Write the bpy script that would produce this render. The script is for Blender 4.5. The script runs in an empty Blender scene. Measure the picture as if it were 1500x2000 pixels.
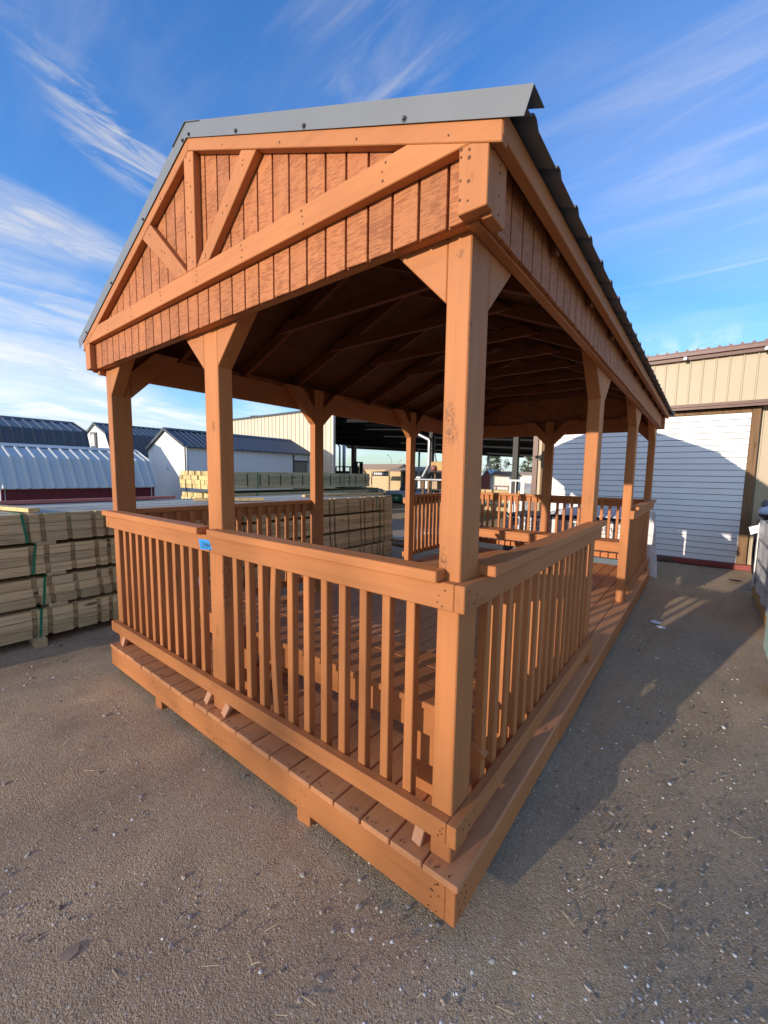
import bpy, bmesh, math, random
import numpy as np
from mathutils import Vector, Matrix
random.seed(7)
rng = np.random.default_rng(11)
S = bpy.context.scene
C = S.collection

# ------------------------------------------------------------------ camera
FPX, CX, CY = 795.66, 760.07, 1008.97
YAW, PITCH, ROLL = 0.6554, -0.1039, 0.0170
CAM = Vector((0.5567, -1.1240, 1.5958))
fw = Vector((-math.sin(YAW)*math.cos(PITCH), math.cos(YAW)*math.cos(PITCH), math.sin(PITCH)))
rt = Vector((math.cos(YAW), math.sin(YAW), 0))
up = rt.cross(fw)
c_, s_ = math.cos(ROLL), math.sin(ROLL)
r2, u2 = c_*rt + s_*up, -s_*rt + c_*up
cd = bpy.data.cameras.new('camera')
cam = bpy.data.objects.new('camera', cd); C.objects.link(cam)
cam.matrix_world = Matrix(((r2.x, u2.x, -fw.x, CAM.x), (r2.y, u2.y, -fw.y, CAM.y), (r2.z, u2.z, -fw.z, CAM.z), (0, 0, 0, 1)))
cd.sensor_fit = 'VERTICAL'; cd.sensor_height = 24; cd.lens = FPX/2000*24
cd.shift_x = -(CX-750)/2000; cd.shift_y = (CY-1000)/2000
cd.clip_start = 0.02; cd.clip_end = 2000
S.camera = cam

# ------------------------------------------------------------------ light
SUN_AZ, SUN_EL = math.radians(14.5), math.radians(11.2)     # from -Y towards -X
sund = Vector((-math.sin(SUN_AZ)*math.cos(SUN_EL), -math.cos(SUN_AZ)*math.cos(SUN_EL), math.sin(SUN_EL)))
sl = bpy.data.lights.new('sun', 'SUN'); sl.energy = 2.0; sl.angle = math.radians(0.55); sl.color = (1.0, 0.86, 0.70)
sun = bpy.data.objects.new('sun', sl); C.objects.link(sun)
sun.rotation_euler = sund.to_track_quat('Z', 'Y').to_euler()
W = bpy.data.worlds.new('World'); S.world = W; W.use_nodes = True
S.view_settings.view_transform = 'Standard'; S.view_settings.look = 'None'
S.view_settings.gamma = 1.0; S.view_settings.use_curve_mapping = False
S.view_settings.exposure = 1.38
SKY_STRENGTH = 0.15
SHX, SHY = 9.0, 6.0

def N(t, typ, **kw):
    n = t.nodes.new(typ)
    for k, v in kw.items():
        if k.startswith('i_'):
            key = k[2:]
            n.inputs[int(key) if key.isdigit() else key.replace('_', ' ')].default_value = v
        else: setattr(n, k, v)
    return n
def math_(t, op, a, b=None, c=None, clamp=False):
    n = t.nodes.new('ShaderNodeMath'); n.operation = op; n.use_clamp = clamp
    for i, v in enumerate((a, b, c)):
        if v is None: continue
        if hasattr(v, 'links'): t.links.new(v, n.inputs[i])
        else: n.inputs[i].default_value = v
    return n.outputs[0]
def ramp(t, fac, stops, interp='LINEAR'):
    n = t.nodes.new('ShaderNodeValToRGB'); n.color_ramp.interpolation = interp
    e = n.color_ramp.elements
    while len(e) < len(stops): e.new(0.5)
    for el, (p, col) in zip(e, stops):
        el.position = p
        el.color = (*col, 1) if not isinstance(col, (int, float)) else (col, col, col, 1)
    t.links.new(fac, n.inputs[0]); return n.outputs[0]
def mixc(t, fac, a, b, blend='MIX'):
    n = t.nodes.new('ShaderNodeMix'); n.data_type = 'RGBA'; n.blend_type = blend
    for sock, v in ((n.inputs[0], fac), (n.inputs[6], a), (n.inputs[7], b)):
        if hasattr(v, 'links'): t.links.new(v, sock)
        elif isinstance(v, (int, float)): sock.default_value = v
        else: sock.default_value = (*v[:3], 1)
    return n.outputs[2]

def build_world():
    t = W.node_tree; t.nodes.clear()
    out = t.nodes.new('ShaderNodeOutputWorld'); bg = t.nodes.new('ShaderNodeBackground')
    sky = t.nodes.new('ShaderNodeTexSky'); sky.sky_type = 'NISHITA'; sky.sun_disc = False
    sky.sun_elevation = SUN_EL; sky.sun_rotation = math.pi + SUN_AZ
    sky.air_density = 1.0; sky.dust_density = 0.08; sky.ozone_density = 3.0
    bg.inputs['Strength'].default_value = SKY_STRENGTH
    tc = t.nodes.new('ShaderNodeTexCoord')
    sep = t.nodes.new('ShaderNodeSeparateXYZ'); t.links.new(tc.outputs['Generated'], sep.inputs[0])
    z = math_(t, 'ADD', math_(t, 'MAXIMUM', sep.outputs[2], 0.0), 0.16)
    px = math_(t, 'DIVIDE', sep.outputs[0], z); py = math_(t, 'DIVIDE', sep.outputs[1], z)
    cmb = t.nodes.new('ShaderNodeCombineXYZ'); t.links.new(px, cmb.inputs[0]); t.links.new(py, cmb.inputs[1])
    def layer(rot, sx, sy, det, lo, hi, off, rough=0.6, dist=0.6):
        mp = N(t, 'ShaderNodeMapping'); mp.inputs['Rotation'].default_value = (0, 0, rot)
        mp.inputs['Scale'].default_value = (sx, sy, 1); mp.inputs['Location'].default_value = off
        t.links.new(cmb.outputs[0], mp.inputs[0])
        no = N(t, 'ShaderNodeTexNoise', i_Scale=1.0, i_Detail=det, i_Roughness=rough, i_Distortion=dist)
        t.links.new(mp.outputs[0], no.inputs['Vector'])
        return ramp(t, no.outputs['Fac'], [(lo, 0.0), (hi, 1.0)], 'EASE')
    veil = layer(0.62, 0.5, 1.5, 7, 0.44, 0.86, (1.3, 0.4, 0), 0.55, 0.5)          # thin high veil all over
    comb = layer(0.62, 1.6, 9.0, 8, 0.42, 0.80, (4.2, 2.1, 0), 0.62, 0.7)          # finely combed ice streaks
    gath = layer(0.3, 0.8, 0.8, 3, 0.42, 0.66, (2.7, 5.5, 0), 0.5, 0.3)            # where the streaks gather
    feat = layer(0.16, 12.0, 3.4, 10, 0.40, 0.68, (0.6, 7.1, 0), 0.66, 1.5)          # feathered cloud grain
    soft = layer(0.10, 3.6, 1.1, 7, 0.34, 0.66, (3.3, 1.7, 0), 0.55, 0.7)
    puff = layer(0.2, 2.4, 1.5, 8, 0.46, 0.62, (8.1, 0.7, 0), 0.6, 0.4)
    def bank(x0, y0, rx, ry, rot=0.0, edge=1.0):
        cx_ = math_(t, 'SUBTRACT', px, x0); cy_ = math_(t, 'SUBTRACT', py, y0); c, s_ = math.cos(rot), math.sin(rot)
        ux = math_(t, 'DIVIDE', math_(t, 'ADD', math_(t, 'MULTIPLY', cx_, c), math_(t, 'MULTIPLY', cy_, s_)), rx)
        uy = math_(t, 'DIVIDE', math_(t, 'SUBTRACT', math_(t, 'MULTIPLY', cy_, c), math_(t, 'MULTIPLY', cx_, s_)), ry)
        d2 = math_(t, 'ADD', math_(t, 'MULTIPLY', ux, ux), math_(t, 'MULTIPLY', uy, uy))
        return math_(t, 'POWER', math_(t, 'SUBTRACT', 1.0, d2, clamp=True), edge)
    def mul(*q):
        r = q[0]
        for k in q[1:]: r = math_(t, 'MULTIPLY', r, k)
        return r
    sheet = layer(0.4, 0.36, 0.48, 6, 0.44, 0.62, (SHX, SHY, 0), 0.5, 0.4)         # broken cloud sheets, mostly out of view, added to brighten the fill light
    parts = [mul(sheet, math_(t, 'MULTIPLY_ADD', soft, 0.5, 0.5), 0.62), mul(veil, 0.20), mul(comb, gath, 0.20),
             mul(bank(-1.62, 0.30, 0.17, 0.44, 0.0), math_(t, 'MULTIPLY_ADD', soft, 0.75, 0.25), math_(t, 'MULTIPLY_ADD', feat, 0.55, 0.45), 1.0),
             mul(bank(-2.20, 0.38, 0.50, 0.58, 0.1), math_(t, 'MULTIPLY_ADD', soft, 0.8, 0.2), math_(t, 'MULTIPLY_ADD', feat, 0.45, 0.55), 0.72),
             mul(bank(-1.17, 0.46, 0.12, 0.20, 0.35, 1.3), feat, 0.75),
             mul(bank(-1.10, 0.36, 0.05, 0.16, 0.15, 1.2), feat, 0.55),
             mul(bank(-1.03, 0.26, 0.05, 0.14, 0.1), feat, 0.16),
             mul(bank(-0.60, 0.70, 0.22, 0.22, 0.0), comb, 0.45),
             mul(bank(-0.02, 1.40, 0.40, 0.75, -0.5), math_(t, 'MULTIPLY_ADD', comb, 0.6, 0.4), 0.30),
             mul(bank(-3.3, 1.0, 1.2, 1.5, 0.3), puff, 0.85), mul(bank(-0.15, 2.7, 0.9, 0.55, 0.0), puff, 0.7)]
    cl = parts[0]
    for q in parts[1:]: cl = math_(t, 'ADD', cl, math_(t, 'MULTIPLY', q, math_(t, 'SUBTRACT', 1.0, cl)), clamp=True)
    # the sky's own colour: a little deeper, as a clear dry-air evening is
    hs = N(t, 'ShaderNodeHueSaturation', i_Hue=0.512, i_Saturation=1.20, i_Value=1.0); t.links.new(sky.outputs[0], hs.inputs['Color'])
    bw = N(t, 'ShaderNodeRGBToBW'); t.links.new(sky.outputs[0], bw.inputs[0])
    white = math_(t, 'MULTIPLY_ADD', bw.outputs[0], 1.35, 1.1)
    cw = t.nodes.new('ShaderNodeCombineXYZ')
    t.links.new(white, cw.inputs[0]); t.links.new(math_(t, 'MULTIPLY', white, 1.0), cw.inputs[1]); t.links.new(math_(t, 'MULTIPLY', white, 1.03), cw.inputs[2])
    mix = mixc(t, cl, hs.outputs[0], cw.outputs[0])
    hz = ramp(t, sep.outputs[2], [(0.0, 0.80), (0.045, 0.55), (0.15, 0.0)], 'EASE')
    mix = mixc(t, hz, mix, (1.25, 1.80, 2.25))
    # compress the brightest sky values, mostly round the horizon
    lum = N(t, 'ShaderNodeRGBToBW'); t.links.new(mix, lum.inputs[0])
    den = math_(t, 'MULTIPLY_ADD', lum.outputs[0], 0.14, 1.0)
    dv = t.nodes.new('ShaderNodeVectorMath'); dv.operation = 'SCALE'
    t.links.new(mix, dv.inputs[0]); t.links.new(math_(t, 'DIVIDE', 1.0, den), dv.inputs['Scale']); mix = dv.outputs[0]
    t.links.new(mix, bg.inputs['Color']); t.links.new(bg.outputs[0], out.inputs[0])
build_world()

# ------------------------------------------------------------------ helpers
ORG = {}
class MB:
    def __init__(s): s.v, s.f = [], []
    def add(s, vs, fs):
        o = len(s.v); s.v += [tuple(p) for p in vs]; s.f += [tuple(i+o for i in f) for f in fs]; return s
    def box(s, x0, x1, y0, y1, z0, z1):
        return s.add([(x0,y0,z0),(x1,y0,z0),(x1,y1,z0),(x0,y1,z0),(x0,y0,z1),(x1,y0,z1),(x1,y1,z1),(x0,y1,z1)],
                     [(0,3,2,1),(4,5,6,7),(0,1,5,4),(1,2,6,5),(2,3,7,6),(3,0,4,7)])
    def prism(s, poly, axis, a0, a1):
        n = len(poly)
        def P(p, a): return {'x': (a, p[0], p[1]), 'y': (p[0], a, p[1]), 'z': (p[0], p[1], a)}[axis]
        vs = [P(p, a0) for p in poly] + [P(p, a1) for p in poly]
        area = sum(poly[i][0]*poly[(i+1) % n][1] - poly[(i+1) % n][0]*poly[i][1] for i in range(n))
        flip = (area > 0) == (axis == 'y')
        fs = [tuple(range(n))[::-1], tuple(range(n, 2*n))] + [(i, (i+1) % n, n+(i+1) % n, n+i) for i in range(n)]
        if flip: fs = [tuple(reversed(f)) for f in fs]
        return s.add(vs, fs)
    def bar(s, p, q, w, h, upv=(0, 0, 1)):
        p, q = Vector(p), Vector(q); d = (q-p).normalized(); u = Vector(upv)
        r = d.cross(u)
        if r.length < 1e-4: r = d.cross(Vector((1, 0, 0)))
        r.normalize(); u = r.cross(d)
        vs = []
        for e in (p, q):
            for a, b in ((-1, -1), (1, -1), (1, 1), (-1, 1)): vs.append(e + r*a*w/2 + u*b*h/2)
        return s.add(vs, [(0,1,2,3),(7,6,5,4),(4,5,1,0),(5,6,2,1),(6,7,3,2),(7,4,0,3)])
    def cyl(s, p, q, r, n=12, r1=None, caps=True):
        p, q = Vector(p), Vector(q); d = (q-p).normalized(); r1 = r if r1 is None else r1
        a = d.orthogonal().normalized(); b = d.cross(a)
        vs = [p + (a*math.cos(2*math.pi*i/n) + b*math.sin(2*math.pi*i/n))*r for i in range(n)]
        vs += [q + (a*math.cos(2*math.pi*i/n) + b*math.sin(2*math.pi*i/n))*r1 for i in range(n)]
        fs = [(i, (i+1) % n, n+(i+1) % n, n+i) for i in range(n)]
        if caps: fs += [tuple(range(n))[::-1], tuple(range(n, 2*n))]
        return s.add(vs, fs)
    def tube(s, pts, r, n=8):
        for a, b in zip(pts[:-1], pts[1:]): s.cyl(a, b, r, n)
        return s
    def quad(s, a, b, c, d): return s.add([a, b, c, d], [(0, 1, 2, 3)])
    def lathe(s, prof, cen, n=16):
        k = len(prof); vs = []
        for r, z in prof:
            for i in range(n):
                t = 2*math.pi*i/n; vs.append((cen[0]+r*math.cos(t), cen[1]+r*math.sin(t), cen[2]+z))
        fs = [(j*n+i, j*n+(i+1) % n, (j+1)*n+(i+1) % n, (j+1)*n+i) for j in range(k-1) for i in range(n)]
        fs += [tuple(range(n))[::-1], tuple(range((k-1)*n, k*n))]
        return s.add(vs, fs)
    def mesh(s, name, org, bevel=0.0, smooth=False, weld=False):
        me = bpy.data.meshes.new(name)
        me.from_pydata([(x-org[0], y-org[1], z-org[2]) for x, y, z in s.v], [], s.f)
        if weld:
            bm = bmesh.new(); bm.from_mesh(me); bmesh.ops.remove_doubles(bm, verts=bm.verts[:], dist=0.0004); bm.to_mesh(me); bm.free()
        if bevel:
            bm = bmesh.new(); bm.from_mesh(me)
            bmesh.ops.bevel(bm, geom=[e for e in bm.edges if len(e.link_faces) == 2 and e.calc_face_angle(0) > 0.5], offset=bevel, segments=1, affect='EDGES', clamp_overlap=True)
            bm.to_mesh(me); bm.free()
        if smooth: me.polygons.foreach_set('use_smooth', [True]*len(me.polygons))
        me.update(); return me
    def build(s, name, mat, parent=None, bevel=0.0, smooth=False, kind=None, org=None, label=None, weld=False):
        o0 = ORG.get(parent.name, Vector()) if parent else Vector(org or (0, 0, 0))
        me = s.mesh(name, o0, bevel, smooth, weld); me.materials.append(mat)
        ob = bpy.data.objects.new(name, me); C.objects.link(ob)
        if parent: ob.parent = parent
        else: ob.location = o0
        ORG[ob.name] = Vector(o0)
        if kind: ob['kind'] = kind
        if label: ob['label'] = label
        return ob
def thing(name, label, cat, loc, group=None):
    o = bpy.data.objects.new(name, None); C.objects.link(o); o.location = loc; o.empty_display_size = 0.1
    o['label'] = label; o['category'] = cat
    if group: o['group'] = group
    ORG[o.name] = Vector(loc); return o
def tag(o, label, cat, group=None):
    o['label'] = label; o['category'] = cat
    if group: o['group'] = group
    return o
def shift(src, d, parent=None):
    o = src.copy(); C.objects.link(o); o.location = Vector(src.location) + Vector(d)
    if parent: o.parent = parent
    ORG[o.name] = ORG[src.name]; return o
def text_mb(txt, size, place, depth=0.0008, shear=0.0, align='LEFT'):
    """place(x, y, d) -> world point: x along the writing, y up, d out of the surface"""
    cu = bpy.data.curves.new('lettering', 'FONT'); cu.body = txt; cu.size = size; cu.shear = shear
    cu.align_x = align; cu.extrude = 0.0; cu.resolution_u = 3
    ob = bpy.data.objects.new('lettering', cu); C.objects.link(ob)
    dg = bpy.context.evaluated_depsgraph_get(); me = bpy.data.meshes.new_from_object(ob.evaluated_get(dg))
    m = MB(); m.v = [tuple(place(v.co.x, v.co.y, depth)) for v in me.vertices]; m.f = [tuple(p.vertices) for p in me.polygons]
    bpy.data.objects.remove(ob); bpy.data.curves.remove(cu); bpy.data.meshes.remove(me); return m

# ------------------------------------------------------------------ materials
def base_mat(name, rough=0.6, spec=0.4, metal=0.0):
    m = bpy.data.materials.new(name); m.use_nodes = True; t = m.node_tree
    p = t.nodes['Principled BSDF']; p.inputs['Roughness'].default_value = rough
    p.inputs['Specular IOR Level'].default_value = spec; p.inputs['Metallic'].default_value = metal
    return m, t, p
def coords(t, scale=(1, 1, 1), vary=True):
    tc = t.nodes.new('ShaderNodeTexCoord'); mp = t.nodes.new('ShaderNodeMapping')
    mp.inputs['Scale'].default_value = scale; t.links.new(tc.outputs['Object'], mp.inputs[0])
    if vary:
        oi = t.nodes.new('ShaderNodeObjectInfo')
        cb = t.nodes.new('ShaderNodeCombineXYZ')
        for i, k in enumerate((13.0, 29.0, 7.0)): t.links.new(math_(t, 'MULTIPLY', oi.outputs['Random'], k), cb.inputs[i])
        t.links.new(cb.outputs[0], mp.inputs['Location'])
    return mp.outputs[0]
def noise(t, vec, scale, detail=4, rough=0.55, dist=0.0):
    n = N(t, 'ShaderNodeTexNoise', i_Scale=scale, i_Detail=detail, i_Roughness=rough, i_Distortion=dist)
    t.links.new(vec, n.inputs['Vector']); return n.outputs['Fac']
def bump(t, p, h, strength, dist=0.002):
    b = N(t, 'ShaderNodeBump', i_Strength=strength, i_Distance=dist); t.links.new(h, b.inputs['Height'])
    t.links.new(b.outputs[0], p.inputs['Normal'])
def rand_val(t, col, amt):
    oi = t.nodes.new('ShaderNodeObjectInfo'); hs = t.nodes.new('ShaderNodeHueSaturation')
    t.links.new(math_(t, 'MULTIPLY_ADD', oi.outputs['Random'], amt, 1-amt/2), hs.inputs['Value']); t.links.new(col, hs.inputs['Color'])
    return hs.outputs[0]
def axis_scale(ax, along, across):
    return tuple(along if a == ax else across for a in 'xyz')

STAIN = (0.465, 0.174, 0.056)
def stain(name, ax, col=STAIN, rough_sawn=0.0, vary=0.14, wear=0.75, spots=()):
    m, t, p = base_mat(name, 0.62, 0.35)
    g = coords(t, axis_scale(ax, 2.2, 38)); gr = noise(t, g, 1.0, 5, 0.62, 0.4)
    big = noise(t, coords(t, axis_scale(ax, 1.0, 3.0)), 1.6, 3)
    dark = (col[0]*0.79, col[1]*0.75, col[2]*0.70); light = (col[0]*1.10, col[1]*1.13, col[2]*1.22)
    c = ramp(t, gr, [(0.30, dark), (0.52, col), (0.72, light)])
    c = mixc(t, 0.55, c, ramp(t, big, [(0.3, tuple(x*0.84 for x in col)), (0.7, tuple(x*1.10 for x in col))]))
    if rough_sawn:
        sx = coords(t, (24, 24, 190)); st = noise(t, sx, 1.0, 4, 0.65, 0.0)
        pat = noise(t, coords(t, (7, 7, 8)), 1.2, 5, 0.65)
        f = ramp(t, math_(t, 'MULTIPLY', st, math_(t, 'ADD', pat, 0.5)), [(0.47, 0.0), (0.60, 1.0)])
        c = mixc(t, math_(t, 'MULTIPLY', f, rough_sawn), c, (col[0]*0.52, col[1]*0.42, col[2]*0.30))
    # knots and scuffs that belong to the boards
    vo = N(t, 'ShaderNodeTexVoronoi', i_Scale=1.0); t.links.new(coords(t, axis_scale(ax, 1.7, 7.0)), vo.inputs['Vector'])
    kn = ramp(t, vo.outputs['Distance'], [(0.05, 1.0), (0.10, 0.0)])
    sp = noise(t, coords(t, (60, 60, 60)), 1.0, 2)
    kf = math_(t, 'MULTIPLY', kn, math_(t, 'MULTIPLY', ramp(t, sp, [(0.45, 0.0), (0.6, 1.0)]), wear))
    c = mixc(t, kf, c, (col[0]*0.38, col[1]*0.30, col[2]*0.25))
    if spots:        # individual knots and scuffed patches on the near timbers
        tc = t.nodes.new('ShaderNodeTexCoord'); rag = noise(t, tc.outputs['Object'], 95, 4, 0.7, 0.8); tot = None
        for (x, y, z, rx, rz, k) in spots:
            sb = t.nodes.new('ShaderNodeVectorMath'); sb.operation = 'SUBTRACT'; t.links.new(tc.outputs['Object'], sb.inputs[0]); sb.inputs[1].default_value = (x, y, z)
            ml = t.nodes.new('ShaderNodeVectorMath'); ml.operation = 'MULTIPLY'; t.links.new(sb.outputs[0], ml.inputs[0]); ml.inputs[1].default_value = (1/rx, 1/0.05, 1/rz)
            ln = t.nodes.new('ShaderNodeVectorMath'); ln.operation = 'LENGTH'; t.links.new(ml.outputs[0], ln.inputs[0])
            f = math_(t, 'MULTIPLY', ramp(t, ln.outputs['Value'], [(0.35, 1.0), (1.0, 0.0)], 'EASE'), k)
            tot = f if tot is None else math_(t, 'MAXIMUM', tot, f)
        c = mixc(t, math_(t, 'MULTIPLY', tot, ramp(t, rag, [(0.44, 0.0), (0.60, 1.0)])), c, (0.10, 0.042, 0.018))
    c = rand_val(t, c, vary)
    t.links.new(c, p.inputs['Base Color'])
    h = math_(t, 'ADD', gr, math_(t, 'MULTIPLY', kn, -0.6))
    if rough_sawn: h = math_(t, 'ADD', h, math_(t, 'MULTIPLY', st, 1.5))
    bump(t, p, h, 0.35 if not rough_sawn else 0.6, 0.002)
    return m
M = {}
M['sx'], M['sy'], M['sz'] = stain('orange_stain_x', 'x'), stain('orange_stain_y', 'y'), stain('orange_stain_z', 'z')
SP = [(-0.108, 0.05, 1.78, .026, .060, .9), (-0.10, 0.05, 1.73, .034, .050, .8), (-0.115, 0.05, 1.30, .022, .07, .8), (-0.115, 0.05, 1.27, .012, .02, .9), (-1.536, 0.05, 1.83, .022, .045, .9), (-1.552, 0.05, .70, .02, .05, .8), (-0.09, 0.05, 2.27, .02, .02, .6), (-0.084, 2.03, 1.44, .03, .07, .4), (-1.482, 0.07, 1.0, .012, .25, .8)]
M['sz_post'] = stain('orange_stain_posts', 'z', spots=[(x+1.53, y-3.0, z, a, b, k) for x, y, z, a, b, k in SP])
M['siding'] = stain('rough_sawn_orange_siding', 'z', (0.44, 0.156, 0.052), rough_sawn=0.75, vary=0.16, wear=0.3)
M['deck'] = stain('orange_deck_stain', 'y', (0.56, 0.245, 0.105), vary=0.18)
M['ceil_x'] = stain('shaded_rafter_stain', 'x', (0.17, 0.052, 0.020), vary=0.15)  # rafter stain darkened to paint in the shade under the roof
M['ceil_y'] = stain('shaded_roof_board_stain', 'y', (0.105, 0.034, 0.014), vary=0.25)  # roof shade put into the board colour, darker still than the rafters
M['fresh'] = stain('fresh_cut_pink_wood', 'z', (0.62, 0.32, 0.19), vary=0.05, wear=0.0)

def flat(name, col, rough=0.6, metal=0.0, var=0.12, scale=3.0, bmp=0.0, spec=0.4, randv=0.0):
    m, t, p = base_mat(name, rough, spec, metal)
    v = coords(t); n = noise(t, v, scale, 6, 0.65)
    c = ramp(t, n, [(0.25, tuple(x*(1-var) for x in col)), (0.75, tuple(min(1, x*(1+var)) for x in col))])
    if randv: c = rand_val(t, c, randv)
    t.links.new(c, p.inputs['Base Color'])
    if bmp: bump(t, p, noise(t, v, scale*20, 4), bmp, 0.003)
    return m
M['metal'] = flat('grey_painted_steel', (0.175, 0.190, 0.205), 0.42, 0.0, 0.06, 4)
M['metal_dull'] = flat('charcoal_roof_steel', (0.082, 0.088, 0.098), 0.35, 0.0, 0.10, 2)
M['screw'] = flat('screw_steel', (0.10, 0.10, 0.11), 0.4, 0.6)
M['nail'] = flat('rusted_nail', (0.13, 0.052, 0.024), 0.8)
M['tape'] = flat('blue_masking_tape', (0.03, 0.30, 0.72), 0.7, 0, 0.08, 30, 0.3)
M['ink'] = flat('black_ink', (0.01, 0.012, 0.03), 0.6)
M['paper'] = flat('white_paper', (0.80, 0.81, 0.84), 0.7, 0, 0.03)
def lumber(name, ax, col, end=False, randv=0.30):
    m, t, p = base_mat(name, 0.75, 0.25)
    g = coords(t, axis_scale(ax, 1.3, 26)); gr = noise(t, g, 1.0, 6, 0.6, 1.3)
    wv = noise(t, coords(t, axis_scale(ax, 0.8, 60)), 1.0, 3, 0.5, 0.6)
    c = ramp(t, gr, [(0.30, tuple(x*0.62 for x in col)), (0.48, col), (0.66, tuple(min(1, x*1.18) for x in col))])
    c = mixc(t, ramp(t, wv, [(0.50, 0.0), (0.66, 0.45)]), c, (col[0]*0.55, col[1]*0.44, col[2]*0.32))
    vo = N(t, 'ShaderNodeTexVoronoi', i_Scale=1.0); t.links.new(coords(t, axis_scale(ax, 1.3, 6.0)), vo.inputs['Vector'])
    c = mixc(t, ramp(t, vo.outputs['Distance'], [(0.05, 0.85), (0.12, 0.0)]), c, (0.07, 0.035, 0.02))
    t.links.new(rand_val(t, c, randv), p.inputs['Base Color']); bump(t, p, gr, 0.3, 0.003)
    return m
M['lum'] = lumber('treated_lumber', 'y', (0.62, 0.48, 0.26), randv=0.38)
M['lum_top'] = lumber('weathered_lumber', 'y', (0.52, 0.50, 0.42), randv=0.25)
M['lum_green'] = lumber('greenish_treated_lumber', 'y', (0.46, 0.43, 0.26), randv=0.22)
M['pine'] = lumber('yellow_pine', 'y', (0.62, 0.46, 0.22))
M['pinex'] = lumber('yellow_pine_x', 'x', (0.60, 0.46, 0.26))
M['pine_end'] = flat('pine_end_grain', (0.56, 0.44, 0.20), 0.8, 0, 0.25, 20, randv=0.6)
M['salmon'] = flat('salmon_painted_board', (0.50, 0.17, 0.13), 0.7, 0, 0.1, 6)
M['postwood'] = lumber('weathered_door_frame', 'z', (0.21, 0.125, 0.065), randv=0.1)
M['pallet'] = lumber('pallet_wood', 'x', (0.55, 0.33, 0.12))
M['strap'] = flat('green_strap', (0.010, 0.20, 0.105), 0.35)
M['white'] = flat('white_siding', (0.86, 0.86, 0.84), 0.5, 0, 0.04, 1.5, 0.05)
M['whitepaint'] = flat('white_paint', (0.78, 0.78, 0.76), 0.5, 0, 0.05)
M['tan'] = flat('tan_steel_wall', (0.46, 0.385, 0.265), 0.5, 0, 0.07, 0.8)
M['creamwall'] = flat('cream_steel_wall', (0.62, 0.545, 0.42), 0.5, 0, 0.06, 0.8)
M['brown'] = flat('brown_steel_trim', (0.150, 0.080, 0.062), 0.45, 0, 0.1)
M['pink'] = flat('faded_red_fascia', (0.30, 0.12, 0.11), 0.5)
M['brownroof'] = flat('brown_roof_steel', (0.20, 0.115, 0.10), 0.45, 0, 0.1)
M['dark'] = flat('black_roof_underside', (0.012, 0.013, 0.016), 0.9)
M['steel'] = flat('galvanised_steel', (0.34, 0.36, 0.39), 0.35, 0.5)
M['redbarn'] = flat('barn_red_siding', (0.135, 0.012, 0.022), 0.6, 0, 0.12, 2)
M['galv'] = flat('white_galvanised_roof', (0.56, 0.58, 0.55), 0.45, 0, 0.05, 1.5)
M['red'] = flat('red_oxide_steel', (0.26, 0.050, 0.042), 0.5, 0, 0.2, 8)
M['black'] = flat('black_rubber', (0.012, 0.012, 0.013), 0.8)
M['machine'] = flat('black_machine', (0.018, 0.019, 0.020), 0.55)
M['greenbox'] = flat('sage_green_panel', (0.22, 0.23, 0.125), 0.6)
M['greensign'] = flat('green_sign', (0.015, 0.15, 0.075), 0.5)
M['blueish'] = flat('blue_white_wrap', (0.50, 0.56, 0.68), 0.4, 0, 0.15, 4)
M['tanshed'] = flat('tan_shed_siding', (0.55, 0.42, 0.24), 0.7, 0, 0.06)
M['tanroof'] = flat('tan_shingles', (0.44, 0.31, 0.20), 0.8, 0, 0.15, 8)
M['greytan'] = flat('grey_tan_siding', (0.26, 0.225, 0.18), 0.7, 0, 0.08)
M['greydoor'] = flat('grey_shed_door', (0.115, 0.120, 0.125), 0.6)
M['bluegrey'] = flat('blue_grey_siding', (0.10, 0.135, 0.175), 0.6)
M['yellow'] = flat('yellow_machine', (0.44, 0.27, 0.085), 0.5)
M['cream'] = flat('cream_shed', (0.60, 0.58, 0.54), 0.6)
M['navy'] = flat('navy_print', (0.018, 0.026, 0.06), 0.5)
M['logored'] = flat('red_print', (0.50, 0.03, 0.03), 0.5)
M['mint'] = flat('mint_panel', (0.62, 0.86, 0.76), 0.35, 0, 0.04)
M['glass'] = flat('dark_glass', (0.02, 0.03, 0.03), 0.1)
def wrap_mat(name, col):
    m, t, p = base_mat(name, 0.28, 0.5)
    n = noise(t, coords(t, (3, 3, 1.2)), 2.2, 6, 0.65, 1.5)
    t.links.new(ramp(t, n, [(0.3, tuple(c*0.72 for c in col)), (0.7, col)]), p.inputs['Base Color'])
    bump(t, p, n, 0.9, 0.03); return m
M['wrap'] = wrap_mat('clear_plastic_wrap', (0.72, 0.72, 0.74))
M['whitewrap'] = wrap_mat('white_plastic_wrap', (0.78, 0.78, 0.79))
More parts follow.
